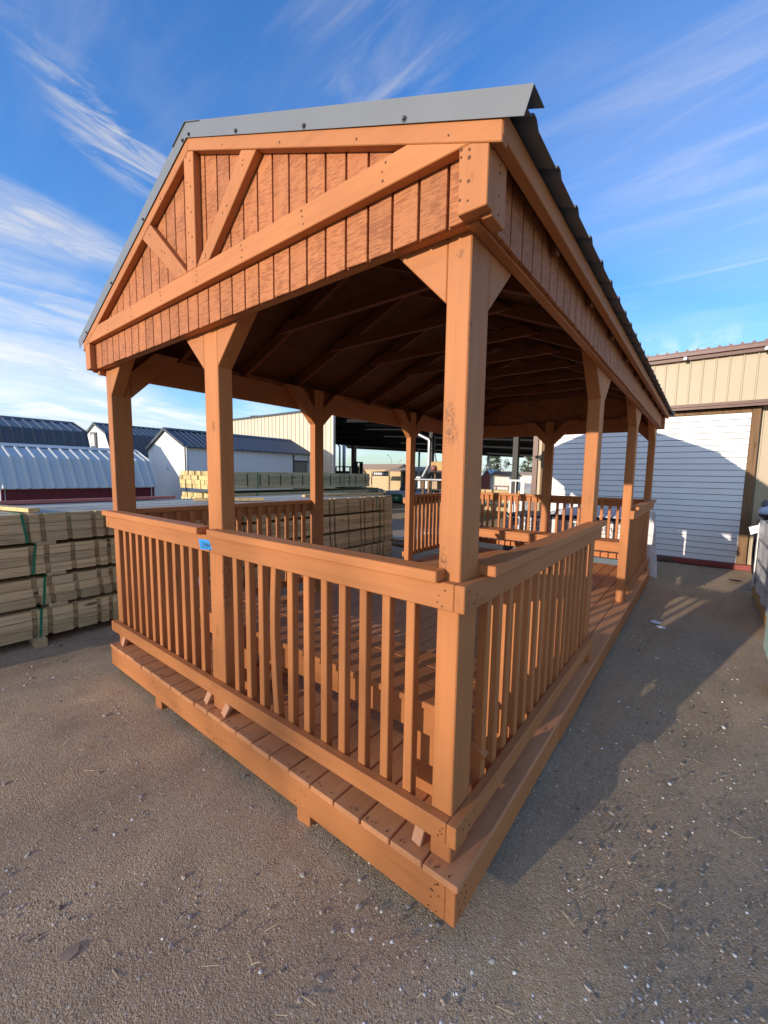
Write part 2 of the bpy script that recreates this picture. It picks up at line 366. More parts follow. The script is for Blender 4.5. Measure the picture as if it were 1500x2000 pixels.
def ground_mat():
    m, t, p = base_mat('packed_gravel_dirt', 0.95, 0.15)
    tc = t.nodes.new('ShaderNodeTexCoord'); v = tc.outputs['Object']
    big = noise(t, v, 0.42, 5, 0.62, 0.5); mid = noise(t, v, 2.6, 7, 0.68, 0.4); fine = noise(t, v, 30, 4, 0.7)
    mp = N(t, 'ShaderNodeMapping'); mp.inputs['Scale'].default_value = (3.4, 0.55, 1); mp.inputs['Rotation'].default_value = (0, 0, 0.75)
    t.links.new(v, mp.inputs[0]); trk = noise(t, mp.outputs[0], 1.0, 4, 0.6, 0.8)        # tyre-worn streaks
    c = ramp(t, big, [(0.30, (0.395, 0.262, 0.133)), (0.52, (0.507, 0.350, 0.192)), (0.72, (0.605, 0.438, 0.254))])
    c = mixc(t, 0.70, c, ramp(t, mid, [(0.28, (0.257, 0.162, 0.078)), (0.50, (0.486, 0.333, 0.180)), (0.72, (0.658, 0.482, 0.280))]))
    c = mixc(t, 0.50, c, ramp(t, trk, [(0.32, (0.329, 0.211, 0.104)), (0.68, (0.630, 0.462, 0.272))]))
    c = mixc(t, 0.25, c, ramp(t, fine, [(0.30, (0.190, 0.117, 0.060)), (0.52, (0.474, 0.328, 0.178)), (0.72, (0.747, 0.560, 0.338))]))
    def cells(sc, dark, mid_, light, seed):
        vo = N(t, 'ShaderNodeTexVoronoi', i_Scale=sc, i_Randomness=1.0); ad = t.nodes.new('ShaderNodeVectorMath'); ad.inputs[1].default_value = (seed, seed*2, 0)
        t.links.new(v, ad.inputs[0]); t.links.new(ad.outputs[0], vo.inputs['Vector'])
        sc_ = N(t, 'ShaderNodeSeparateColor'); t.links.new(vo.outputs['Color'], sc_.inputs[0])
        return ramp(t, sc_.outputs[0], [(0.0, dark), (0.40, mid_), (0.70, mid_), (0.93, light), (1.0, (0.747, 0.716, 0.600))]), vo.outputs['Distance'], sc_.outputs[1]
    c1, d1, r1 = cells(230, (0.172, 0.126, 0.086), (0.405, 0.319, 0.233), (0.607, 0.515, 0.408), 1.0)
    c2, d2, r2_ = cells(105, (0.153, 0.110, 0.078), (0.385, 0.304, 0.226), (0.627, 0.540, 0.441), 5.0)
    c = mixc(t, 0.36, c, c1)
    c = mixc(t, math_(t, 'MULTIPLY', ramp(t, r2_, [(0.45, 0.0), (0.55, 0.62)]), ramp(t, d2, [(0.30, 1.0), (0.48, 0.0)])), c, c2)
    hs = []
    for sc, lo, hi, w in ((60, 0.72, 0.76, 0.85), (150, 0.60, 0.66, 0.7)):
        wv = t.nodes.new('ShaderNodeVectorMath'); wv.operation = 'ADD'; t.links.new(v, wv.inputs[0])
        nz = N(t, 'ShaderNodeTexNoise', i_Scale=sc*1.3, i_Detail=2); t.links.new(v, nz.inputs['Vector'])
        sv = t.nodes.new('ShaderNodeVectorMath'); sv.operation = 'SCALE'; t.links.new(nz.outputs['Color'], sv.inputs[0]); sv.inputs['Scale'].default_value = 0.45/sc
        t.links.new(sv.outputs[0], wv.inputs[1])
        vo = N(t, 'ShaderNodeTexVoronoi', i_Scale=sc); t.links.new(wv.outputs[0], vo.inputs['Vector'])
        sx = N(t, 'ShaderNodeSeparateColor'); t.links.new(vo.outputs['Color'], sx.inputs[0])
        body = ramp(t, vo.outputs['Distance'], [(0.22, 1.0), (0.36, 0.0)])
        cl = ramp(t, noise(t, v, 1.7, 4, 0.6), [(0.38, 0.25), (0.62, 1.0)])
        on = math_(t, 'MULTIPLY', math_(t, 'MULTIPLY', body, ramp(t, sx.outputs[0], [(lo, 0.0), (hi, 1.0)])), cl)
        tone = ramp(t, sx.outputs[1], [(0.0, (0.185, 0.129, 0.077)), (0.30, (0.395, 0.286, 0.169)), (0.58, (0.525, 0.433, 0.294)), (0.84, (0.684, 0.539, 0.348)), (0.97, (0.747, 0.735, 0.622))])
        c = mixc(t, math_(t, 'MULTIPLY', on, w), c, tone); hs.append(math_(t, 'MULTIPLY', on, 42/sc))
    t.links.new(c, p.inputs['Base Color'])
    h = math_(t, 'ADD', math_(t, 'ADD', hs[0], hs[1]), math_(t, 'ADD', math_(t, 'MULTIPLY', mid, 1.6), math_(t, 'ADD', math_(t, 'MULTIPLY', d1, -0.5), math_(t, 'MULTIPLY', math_(t, 'MULTIPLY', d2, r2_), -1.0))))
    bump(t, p, h, 0.6, 0.008); return m
M['ground'] = ground_mat()
M['gravel'] = flat('pale_pea_gravel', (0.36, 0.29, 0.23), 0.95, 0, 0.4, 40, 0.8)
M['rock_grey'] = flat('grey_pebble', (0.33, 0.295, 0.255), 0.8, 0, 0.4, 9)
M['rock_dark'] = flat('dark_pebble', (0.17, 0.14, 0.115), 0.85, 0, 0.35, 9)
M['rock_tan'] = flat('tan_pebble', (0.46, 0.36, 0.27), 0.85, 0, 0.4, 9)
M['rock_white'] = flat('white_pebble', (0.84, 0.80, 0.73), 0.7, 0, 0.3, 9)
M['rock_stone'] = flat('pale_stone', (0.42, 0.37, 0.31), 0.8, 0, 0.45, 14)
M['straw'] = flat('dry_straw', (0.70, 0.56, 0.33), 0.8, 0, 0.2, 9)
M['chip'] = flat('dusty_bark_chip', (0.36, 0.27, 0.19), 0.9, 0, 0.3, 30, 0.5)
def leaf_mat(name, a, b):
    m, t, p = base_mat(name, 0.7, 0.2)
    g = t.nodes.new('ShaderNodeNewGeometry')
    t.links.new(ramp(t, g.outputs['Random Per Island'], [(0.0, a), (1.0, b)]), p.inputs['Base Color']); return m
M['leaf'] = leaf_mat('pine_foliage', (0.050, 0.065, 0.030), (0.120, 0.135, 0.060))
M['bark'] = flat('bark', (0.09, 0.06, 0.04), 0.9)

# ------------------------------------------------------------------ ground
def build_ground():
    def line(lo, hi, near0, near1, step):
        a = list(np.arange(near0, near1+1e-6, step)); g = step; x = near0
        while x > lo: g *= 1.5; x -= g; a.insert(0, x)
        g = step; x = a[-1]
        while x < hi: g *= 1.5; x += g; a.append(x)
        return np.array(a)
    xs, ys = line(-900, 900, -5.5, 3.0, 0.07), line(-900, 900, -2.2, 6.5, 0.07)
    X, Y = np.meshgrid(xs, ys)
    Z = np.zeros_like(X)
    for k in range(24):
        f = 0.7*1.18**k; a = rng.uniform(0, 6.28); ph = rng.uniform(0, 6.28)
        Z += (0.0042/(1+k*0.13))*np.sin((X*math.cos(a)+Y*math.sin(a))*f*2.0+ph)
    Z -= 0.008
    far = np.clip((np.hypot(X+1, Y-2)-9)/6, 0, 1); Z = Z*(1-far) - 0.008*far
    nx, ny = len(xs), len(ys)
    vs = np.stack([X, Y, Z], -1).reshape(-1, 3)
    i = np.arange(ny-1)[:, None]*nx + np.arange(nx-1)[None, :]
    fs = np.stack([i, i+1, i+nx+1, i+nx], -1).reshape(-1, 4)
    me = bpy.data.meshes.new('ground'); me.from_pydata(vs.tolist(), [], fs.tolist()); me.materials.append(M['ground'])
    me.polygons.foreach_set('use_smooth', [True]*len(me.polygons))
    o = bpy.data.objects.new('ground', me); C.objects.link(o); o['kind'] = 'structure'
    g = MB().add([(-12.0, 7.2, 0.002), (-3.4, 7.2, 0.002), (-3.4, 9.6, 0.002), (-12.0, 11.0, 0.002)], [(0, 1, 2, 3)])
    gb = g.build('gravel_patch', M['gravel']); gb['kind'] = 'structure'
build_ground()

# ------------------------------------------------------------------ pavilion
XL, L = -3.055, 6.0787
CXR, HW, SL = -1.538, 1.575, 0.4167
ZD, ZK = 0.228, 2.323
def line_z(x): return 3.18 - SL*abs(x-CXR)
def roof_z(x): return 3.225 - SL*abs(x-CXR)
def build_pavilion():
    R = thing('pavilion', 'large orange-stained timber pavilion with gabled grey metal roof, railings and plank deck', 'pavilion', (-1.53, 3.0, 0))
    B = 0.003
    # skids and rim
    a = MB().box(-0.83, -0.74, 0.012, 6.05, -0.03, 0.062).build('skid', M['sy'], R, B); shift(a, (-1.485, 0, 0))
    MB().box(-0.038, 0, 0, 1.259, 0.0625, 0.2015).build('rim_board', M['sy'], R, B)
    MB().box(-0.038, 0.003, 1.262, L, 0.0585, 0.2005).build('rim_board', M['sy'], R, B)
    MB().box(XL, XL+0.038, 0, L, 0.0625, 0.2015).build('rim_board', M['sy'], R, B)
    MB().box(XL+0.0385, -0.0385, 0.0, 0.038, 0.0625, 0.2015).build('rim_board', M['sx'], R, B)
    MB().box(XL+0.0385, -0.0385, L-0.038, L, 0.0625, 0.2015).build('rim_board', M['sx'], R, B)
    for y in np.arange(0.6, 5.9, 0.6): MB().box(XL+0.039, -0.039, y, y+0.038, 0.0635, 0.2010).build('joist', M['sx'], R)
    # deck boards
    pitch = 3.078/21
    for k in range(21):
        x1 = 0.011 - k*pitch; j = random.uniform(-0.004, 0.004)
        MB().box(x1-pitch+0.0065, x1, -0.005+j, L+0.006+j, 0.2022, ZD+random.uniform(-0.0012, 0.0012)).build('deck_board', M['deck'], R, 0.004)
    # posts
    PX, PY = 0.083, 0.134
    xr, xl = (-0.133, -0.05), (-3.02, -2.937); xm = (-1.6145, -1.4805)
    yb = [(0.05, 0.184), (2.031, 2.165), (3.916, 4.05), (5.90, 6.034)]
    for xx in (xr, xl):
        for yy in yb: MB().box(xx[0], xx[1], yy[0], yy[1], ZD+0.0015, 2.515).build('post', M['sz_post'], R, 0.004)
    for yy in ((0.05, 0.133), (5.951, 6.034)): MB().box(xm[0], xm[1], yy[0], yy[1], ZD+0.0015, 2.515).build('post', M['sz_post'], R, 0.004)
    # knee braces
    def brace(axis, e, sgn, a0, a1):
        pts = [(e, 2.135), (e+sgn*0.375, 2.51), (e+sgn*0.185, 2.51), (e, 2.325)]
        MB().prism(pts, 'y' if axis == 'x' else 'x', a0, a1).build('knee_brace', M['sx' if axis == 'x' else 'sy'], R, 0.003)
    for y0, y1 in ((0.0505, 0.132), (5.952, 6.0335)):
        brace('x', xr[0]-0.0005, -1, y0, y1); brace('x', xl[1]+0.0005, 1, y0, y1)
        brace('x', xm[0]-0.0005, -1, y0, y1); brace('x', xm[1]+0.0005, 1, y0, y1)
    for xx in (xr, xl):
        for i, (y0, y1) in enumerate(yb):
            if i < 3: brace('y', y1+0.0005, 1, xx[0]+0.0005, xx[1]-0.0005)
            if i > 0: brace('y', y0-0.0005, -1, xx[0]+0.0005, xx[1]-0.0005)
    # headers behind the siding
    MB().box(-3.019, -0.051, 0.0125, 0.0495, 2.326, 2.50).build('header', M['sx'], R, B)
    MB().box(-3.019, -0.051, 6.0345, 6.072, 2.29, 2.50).build('header', M['sx'], R, B)
    MB().box(-0.0495, -0.0122, 0.012, 6.072, 2.317, 2.50).build('header', M['sy'], R, B)
    MB().box(-3.058, -3.0205, 0.012, 6.072, 2.288, 2.50).build('header', M['sy'], R, B)
    # siding: planks between the grooves, back sheet behind
    gx = [-0.105-0.1036*k for k in range(-2, 32)]
    xe0, xe1 = CXR-HW+0.028, CXR+HW-0.030
    for ysgn, y0, y1, yb0, yb1 in ((1, -0.005, 0.0075, 0.008, 0.0115), (-1, 6.0765, 6.089, 6.0725, 6.076)):
        poly = [(xe0, ZK+0.002), (xe1, ZK+0.002), (xe1, line_z(xe1)-0.01), (CXR, 3.17), (xe0, line_z(xe0)-0.01)]
        MB().prism(poly, 'y', yb0, yb1).build('siding_backing', M['siding'], R)
        edges = [xe1] + [g for g in gx if xe0+0.01 < g < xe1-0.01] + [xe0]
        for b, a in zip(edges[:-1], edges[1:]):
            A, Bx = a+0.0048, b-0.0048
            top = [(Bx, line_z(Bx)-0.012)] + ([(CXR, 3.168)] if A < CXR < Bx else []) + [(A, line_z(A)-0.012)]
            MB().prism([(A, ZK+random.uniform(-0.002, 0.002)), (Bx, ZK+random.uniform(-0.002, 0.002))] + top, 'y', y0, y1+0.0003).build('siding_plank', M['siding'], R, 0.0015)
    for x0, x1, xb0, xb1 in ((-0.0085, 0.005, -0.0118, -0.009), (-3.075, -3.0615, -3.061, -3.0583)):
        MB().box(xb0, xb1, 0.012, 6.072, ZK+0.002, 2.54).build('siding_backing', M['siding'], R)
        for k in range(59):
            ya = 0.0+k*0.1036+0.0048
            MB().box(x0, x1, ya, min(ya+0.0940, 6.076), ZK+random.uniform(-0.002, 0.002), 2.545).build('siding_plank', M['siding'], R, 0.0015)
    # trim on both gables
    def tri_board(poly, y0, y1, name, mat): return MB().prism(poly, 'y', y0, y1).build(name, mat, R, 0.0025)
    for y0, y1 in ((-0.042, -0.0055), (6.0895, 6.126)):
        zc0, zc1 = 2.497, 2.586
        xa = CXR-HW; xb = CXR+HW
        def xat(z, off): return (3.18-off-z)/SL           # |d| where the line less off reaches z
        chord = [(CXR-xat(zc0, 0.05), zc0), (CXR+xat(zc0, 0.05), zc0), (CXR+xat(zc1, 0.05), zc1), (CXR-xat(zc1, 0.05), zc1)]
        tri_board(chord, y0, y1, 'gable_chord', M['sx'])
        tri_board([(xb-0.089, ZK-0.002), (xb, ZK-0.002), (xb, line_z(xb)-0.0505), (CXR+xat(zc0-0.001, 0.0505), zc0-0.001), (xb-0.089, zc0-0.001)], y0, y1, 'corner_board', M['sz'])
        tri_board([(xa, ZK-0.002), (xa+0.089, ZK-0.002), (xa+0.089, zc0-0.001), (CXR-xat(zc0-0.001, 0.0505), zc0-0.001), (xa, line_z(xa)-0.0505)], y0, y1, 'corner_board', M['sz'])
        for s in (-1, 1):
            de = HW+0.036
            rk = [(CXR, 3.18+0.040), (CXR, 3.18-0.0490), (CXR+s*de, 3.18-SL*de-0.0490), (CXR+s*de, 3.18-SL*de+0.040)]
            tri_board(rk, y0, y1-0.0005, 'rake_board', M['sx'])
        kp = [(CXR-0.0445, zc1+0.001), (CXR+0.0445, zc1+0.001), (CXR+0.0445, line_z(CXR+0.0445)-0.0505), (CXR, 3.1295), (CXR-0.0445, line_z(CXR-0.0445)-0.0505)]
        tri_board(kp, y0+0.001, y1, 'king_post', M['sz'])
        for s in (-1, 1):
            b0, b1, t0, t1 = 0.046, 0.158, 0.440, 0.545
            dg = [(CXR+s*b0, zc1+0.001), (CXR+s*b1, zc1+0.001), (CXR+s*t1, 3.18-SL*t1-0.0505), (CXR+s*t0, 3.18-SL*t0-0.0505)]
            tri_board(dg, y0+0.002, y1, 'web_brace', M['sz'])
    for x0, x1 in ((0.0055, 0.0365), (-3.1125, -3.0755)):
        for y0, y1 in ((-0.005, 0.084), (6.0, 6.089)):
            MB().box(x0, x1, y0, y1, ZK-0.012, 2.497).build('corner_board', M['sz'], R, 0.0025)
    # fascia
    MB().box(0.0375, 0.0745, -0.040, 6.124, 2.476, 2.541).build('fascia', M['sy'], R, 0.003)
    MB().box(-3.1515, -3.1145, -0.040, 6.124, 2.476, 2.541).build('fascia', M['sy'], R, 0.003)
    # trusses
    for k in range(1, 10):
        y = 0.61*k; y0, y1 = y-0.019, y+0.019
        for s in (-1, 1):
            de = HW-0.002
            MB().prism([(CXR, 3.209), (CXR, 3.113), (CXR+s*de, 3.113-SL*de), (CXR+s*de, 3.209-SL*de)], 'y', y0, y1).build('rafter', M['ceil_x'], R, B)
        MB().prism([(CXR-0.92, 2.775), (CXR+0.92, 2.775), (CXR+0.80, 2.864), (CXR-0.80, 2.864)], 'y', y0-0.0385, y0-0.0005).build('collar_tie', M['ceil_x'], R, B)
    # sheathing boards under the metal
    n = 9
    for s in (-1, 1):
        for k in range(n):
            d0, d1 = k*(HW+0.03)/n+0.0015, (k+1)*(HW+0.03)/n-0.0015
            poly = [(CXR+s*d0, 3.225-SL*d0), (CXR+s*d1, 3.225-SL*d1), (CXR+s*d1, 3.212-SL*d1), (CXR+s*d0, 3.212-SL*d0)]
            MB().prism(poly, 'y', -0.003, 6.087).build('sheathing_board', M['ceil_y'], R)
    # ribbed metal panels
    for s in (-1, 1):
        for k in range(7):
            ya = -0.048 if k == 0 else -0.0629+0.9144*k; yz = min(-0.0629+0.9144*(k+1), 6.132)
            prof = [(ya, 0.0)]
            for j in range(0, 5):
                yr = 0.0514+0.2286*(4*k+j)
                if yr-0.032 > ya and yr+0.032 < yz: prof += [(yr-0.030, 0.0), (yr-0.012, 0.019), (yr+0.012, 0.019), (yr+0.030, 0.0)]
            prof.append((yz-0.001, 0.0))
            m = MB(); nP = len(prof); d0, d1 = 0.004, HW+0.087
            for th in (0.0, -0.0012):
                for d in (d0, d1):
                    for (yy, h) in prof: m.v.append((CXR+s*d, yy, 3.2275-SL*d+h+th+0.0012))
            for i in range(nP-1):
                f1 = (i, i+1, nP+i+1, nP+i); f2 = tuple(2*nP+q for q in reversed(f1))
                if s > 0: f1, f2 = tuple(reversed(f1)), tuple(reversed(f2))
                m.f += [f1, f2, (nP+i, nP+i+1, 3*nP+i+1, 3*nP+i) if s < 0 else (nP+i, 3*nP+i, 3*nP+i+1, nP+i+1)]
            m.build('roof_panel', M['metal'], R)
    m = MB()
    for s in (-1, 1):
        p = [(CXR, 3.252), (CXR+s*0.13, 3.252-SL*0.13), (CXR+s*0.13, 3.250-SL*0.13), (CXR, 3.2495)]
        m.prism(p, 'y', -0.055, 6.135)
    m.build('ridge_cap', M['metal'], R)
    for y0, y1, yin in ((-0.0485, -0.0465, 0.035), (6.1295, 6.1315, 5.995)):
        for s in (-1, 1):
            de = HW+0.116; ee = HW+0.094
            m = MB()
            m.prism([(CXR+s*0.0, 3.18+0.004), (CXR+s*ee, 3.18+0.004-SL*ee), (CXR+s*de, 3.254-SL*de), (CXR, 3.254)], 'y', y0, y1)
            ya, yb2 = sorted((y0 if yin > y0 else y1, yin))
            m.prism([(CXR, 3.2541), (CXR+s*de, 3.2541-SL*de), (CXR+s*de, 3.2555-SL*de), (CXR, 3.2555)], 'y', ya, yb2)
            m.build('rake_trim', M['metal'], R, weld=True)
            for d in ((0.03, 0.42, 0.85, 1.30) if s > 0 else (0.03, 0.5, 1.0, 1.5)):
                yf = y0-0.0005 if y0 < 0 else y1+0.0005; sg = -1 if y0 < 0 else 1
                cpt = (CXR+s*d, yf, 3.196-SL*d)
                q = MB(); q.cyl(cpt, (cpt[0], yf+sg*0.002, cpt[2]), 0.009, 10); q.cyl((cpt[0], yf+sg*0.002, cpt[2]), (cpt[0], yf+sg*0.007, cpt[2]), 0.0055, 6)
                q.build('roof_screw', M['screw'], R)
    # railings
    RT0, RT1, RB0, RB1 = 1.156, 1.247, 0.335, 0.414
    def rails(box):
        for z0, z1, nm in ((RT0, RT1, 'top_rail'), (RB0, RB1, 'bottom_rail')):
            x0, x1, y0, y1 = box; MB().box(x0, x1, y0, y1, z0, z1).build(nm, M['sx' if x1-x0 > y1-y0 else 'sy'], R, B)
    def bal(x0, x1, y0, y1, bow=0.0):
        j = random.uniform(-0.003, 0.003); m = MB()
        if not bow: m.box(x0+j, x1+j, y0, y1, RB0+0.004, RT1-0.004)
        else:
            zs = np.linspace(RB0+0.004, RT1-0.004, 9); n0 = len(zs)
            for z in zs:
                u = (z-zs[0])/(zs[-1]-zs[0]); b = -bow*math.sin(math.pi*u)+0.012*(1-u)
                m.v += [(x0+b, y0, z), (x1+b, y0, z), (x1+b, y1, z), (x0+b, y1, z)]
            for k in range(n0-1):
                for q in range(4): m.f.append((4*k+q, 4*k+(q+1) % 4, 4*k+4+(q+1) % 4, 4*k+4+q))
            m.f += [(3, 2, 1, 0), (4*n0-4, 4*n0-3, 4*n0-2, 4*n0-1)]
        m.build('baluster', M['sz'], R, 0.003)
    rails((-3.019, -0.0505, 0.012, 0.0495)); rails((-3.019, -0.0505, 6.0345, 6.072))
    for y0, y1 in ((0.012, 2.165), (3.916, 6.072)):
        rails((-0.0495, -0.012, y0, y1)); rails((-3.0575, -3.0205, y0, y1))
    for yA in (0.0502, 5.9958):
        for (a, b, nb) in ((xm[1], xr[0], 11), (xl[1], xm[0], 11)):
            for k in range(nb):
                xc = a + (b-a)*(k+1)/(nb+1)
                bal(xc-0.019, xc+0.019, yA, yA+0.038, 0.026 if (yA < 1 and k == 3 and a == xm[1]) else 0)
    for xA in (-0.0882, -3.0198):
        for (a, b) in ((0.184, 2.031), (4.05, 5.90)):
            for k in range(15):
                yc = a + (b-a)*(k+1)/16; bal(xA, xA+0.038, yc-0.019, yc+0.019)
    Z0, Z1 = 1.2475, 1.2855
    def cap(poly, mat): MB().prism(poly, 'z', Z0, Z1).build('rail_cap', mat, R, 0.003)
    cap([(-3.066, -0.012), (-1.632, -0.012), (-1.632, 0.077), (-2.935, 0.077), (-2.935, 0.0495), (-3.066, 0.0495)], M['sx'])
    cap([(-1.530, -0.012), (-0.104, -0.012), (-0.104, 0.0495), (-0.135, 0.0495), (-0.135, 0.077), (-1.478, 0.077), (-1.478, 0.0495), (-1.530, 0.0495)], M['sx'])
    cap([(-3.062, 6.007), (-2.935, 6.007), (-2.935, 6.0345)] and [(-2.935, 6.007), (-1.617, 6.007), (-1.617, 6.0345), (-1.478, 6.0345), (-1.478, 6.007), (-0.135, 6.007), (-0.135, 6.0345), (0.012, 6.0345), (0.012, 6.096), (-3.066, 6.096), (-3.066, 6.0345), (-2.935, 6.0345)], M['sx'])
    for sx in (1, -1):
        def mx(p): return p if sx > 0 else (2*(-1.535)-p[0], p[1])
        cap([mx(p) for p in [(-0.0755, 0.187), (0.014, 0.187), (0.014, 2.217), (-0.0495, 2.217), (-0.0495, 2.029), (-0.0755, 2.029)]], M['sy'])
        cap([mx(p) for p in [(-0.0755, 4.053), (0.014, 4.053), (0.014, 6.030), (-0.0495, 6.030), (-0.0495, 5.897), (-0.0755, 5.897)]], M['sy'])
    # toe wedges of unpainted offcuts
    def wedge(x, y, s, mat=M['fresh']):
        MB().bar((x, y, 0.232), (x+s*0.058, y, 0.318), 0.040, 0.026, (0, 1, 0)).build('toe_wedge', mat, R, 0.002)
    wedge(-2.945, 0.050, 1); wedge(-1.685, 0.046, 1, M['fresh']); wedge(-1.485, 0.040, 1); wedge(-0.19, 0.055, 0.3)
    MB().box(-0.052, -0.022, 2.10, 2.16, ZD+0.002, RB0-0.001).build('rail_block', M['sz'], R, 0.002)
    MB().box(-0.052, -0.022, 5.95, 6.03, ZD+0.002, RB0-0.001).build('rail_block', M['sz'], R, 0.002)
    # nail heads
    q = MB()
    def nail(x, y, z, ax, r=0.0034):
        d = {'y': (0, -0.0012, 0), 'x': (0.0012, 0, 0), 'z': (0, 0, 0.0010)}[ax]
        q.cyl((x, y, z), (x+d[0], y+d[1], z+d[2]), r*random.uniform(0.7, 1.25), 6)
    for k in range(21):
        x1 = 0.011-k*pitch
        for _ in range(random.randint(2, 5)):
            nail(x1-random.uniform(0.018, pitch-0.02), random.uniform(0.008, 0.03), ZD+0.0012, 'z')
        for y in np.arange(0.62, 5.9, 0.6):
            for f in (0.3, 0.75): nail(x1-pitch*f+random.uniform(-0.01, 0.01), y+random.uniform(-0.01, 0.02), ZD+0.0012, 'z', 0.003)
    for _ in range(9): nail(-0.06-random.uniform(0, 0.05), 0.0, random.uniform(0.075, 0.19), 'y')
    for xc in (-0.79, -1.53, -2.27, -1.45, -2.0, -2.97):
        for _ in range(5): nail(xc+random.uniform(-0.04, 0.04), 0.0, random.uniform(0.075, 0.19), 'y')
    for _ in range(10): nail(0.0, random.uniform(0.02, 0.09), random.uniform(0.075, 0.19), 'x')
    for z0, z1 in ((RT0, RT1), (RB0, RB1)):
        for xc in (-0.10, -1.55, -2.98):
            for _ in range(4): nail(xc+random.uniform(-0.04, 0.04), 0.012, random.uniform(z0+0.012, z1-0.012), 'y')
        for _ in range(6): nail(-0.012, random.uniform(0.03, 0.16), random.uniform(z0+0.012, z1-0.012), 'x')
    for x in np.arange(-3.05, 0.03, 0.39):
        for dz in (0.022, 0.05, 0.072): nail(x+random.uniform(-0.01, 0.01), -0.042, 2.497+dz, 'y', 0.0042)
    for z in (2.35, 2.40, 2.46, 2.48): nail(-0.02, -0.042, z, 'y', 0.0045); nail(0.0365, 0.035, z-0.02, 'x', 0.004); nail(-0.045, -0.042, z+0.01, 'y', 0.0045)
    for z in np.linspace(2.62, 3.08, 5): nail(CXR+0.015, -0.041, z, 'y', 0.0042); nail(CXR-0.018, -0.041, z+0.03, 'y', 0.0042)
    for s in (-1, 1):
        for u in (0.06, 0.1, 0.5, 0.55, 0.9, 0.95):
            xx = CXR+s*(0.10+u*0.385); zz = 2.586+u*0.33; nail(xx+random.uniform(-0.02, 0.02), -0.040, zz, 'y', 0.0042)
        for d in (0.3, 0.7, 1.1, 1.45): nail(CXR+s*d, -0.042, 3.18-SL*d-0.03, 'y', 0.0042)
    q.build('nail_heads', M['nail'], R, kind='stuff')
build_pavilion()

def build_bench(dy, label, papers=False):
    B = thing('bench', label, 'bench', (-1.53, 0.43+dy, ZD))
    for k in range(3): MB().box(-2.930, -0.140, 0.222+0.142*k+dy, 0.360+0.142*k+dy, 0.6405, 0.6685+random.uniform(-0.001, 0.001)).build('seat_board', M['sx'], B, 0.004)
    for y0, y1 in ((0.234, 0.272), (0.594, 0.632)):
        MB().box(-2.925, -0.145, y0+dy, y1+dy, 0.525, 0.640).build('apron', M['sx'], B, 0.003)
    for x in (-2.80, -1.62, -0.30):
        for y0 in (0.2725, 0.5555): MB().box(x-0.045, x+0.045, y0+dy, y0+0.038+dy, ZD+0.0015, 0.640).build('leg', M['sz'], B, 0.003)
        MB().bar((x-0.02, 0.32+dy, 0.28), (x-0.02, 0.545+dy, 0.50), 0.060, 0.030, (1, 0, 0)).build('leg_brace', M['sy'], B, 0.003)
        MB().bar((x+0.05, 0.292+dy, 0.255), (x+0.24, 0.292+dy, 0.535), 0.036, 0.070, (0, 0, 1)).build('leg_brace', M['sx'], B, 0.003)
build_bench(0.0, 'low orange plank bench behind the front railing near the camera')
build_bench(5.265, 'orange plank bench along the far railing, striped with sun and post shadows')
p = thing('paper_sheet', 'white printed papers lying folded on the left end of the front bench', 'paper', (-2.72, 0.5, 0.67))
MB().add([(-2.93, 0.34, 0.674), (-2.60, 0.31, 0.673), (-2.57, 0.52, 0.677), (-2.92, 0.60, 0.745), (-2.93, 0.34, 0.672), (-2.60, 0.31, 0.671), (-2.57, 0.52, 0.675), (-2.92, 0.60, 0.743)], [(0, 1, 2, 3), (7, 6, 5, 4), (0, 4, 5, 1), (1, 5, 6, 2), (2, 6, 7, 3), (3, 7, 4, 0)]).build('sheet', M['paper'], p)
MB().prism([(-2.84, 0.672), (-2.70, 0.672), (-2.72, 0.80), (-2.82, 0.81)], 'y', 0.615, 0.617).build('sheet', M['paper'], p)

t = thing('tape_label', 'torn piece of blue masking tape with handwriting stuck on the front top rail', 'tape label', (-1.59, 0.0115, 1.19))
MB().prism([(-1.656, 1.219), (-1.545, 1.2235), (-1.518, 1.172), (-1.640, 1.1615)], 'y', 0.0112, 0.0118).build('tape', M['tape'], t)
text_mb('13MM.', 0.056, lambda x, y, d: (-1.642+x*0.70, 0.0112-d, 1.173+y-0.05*x), 0.0004, 0.35).build('handwriting', M['ink'], t)

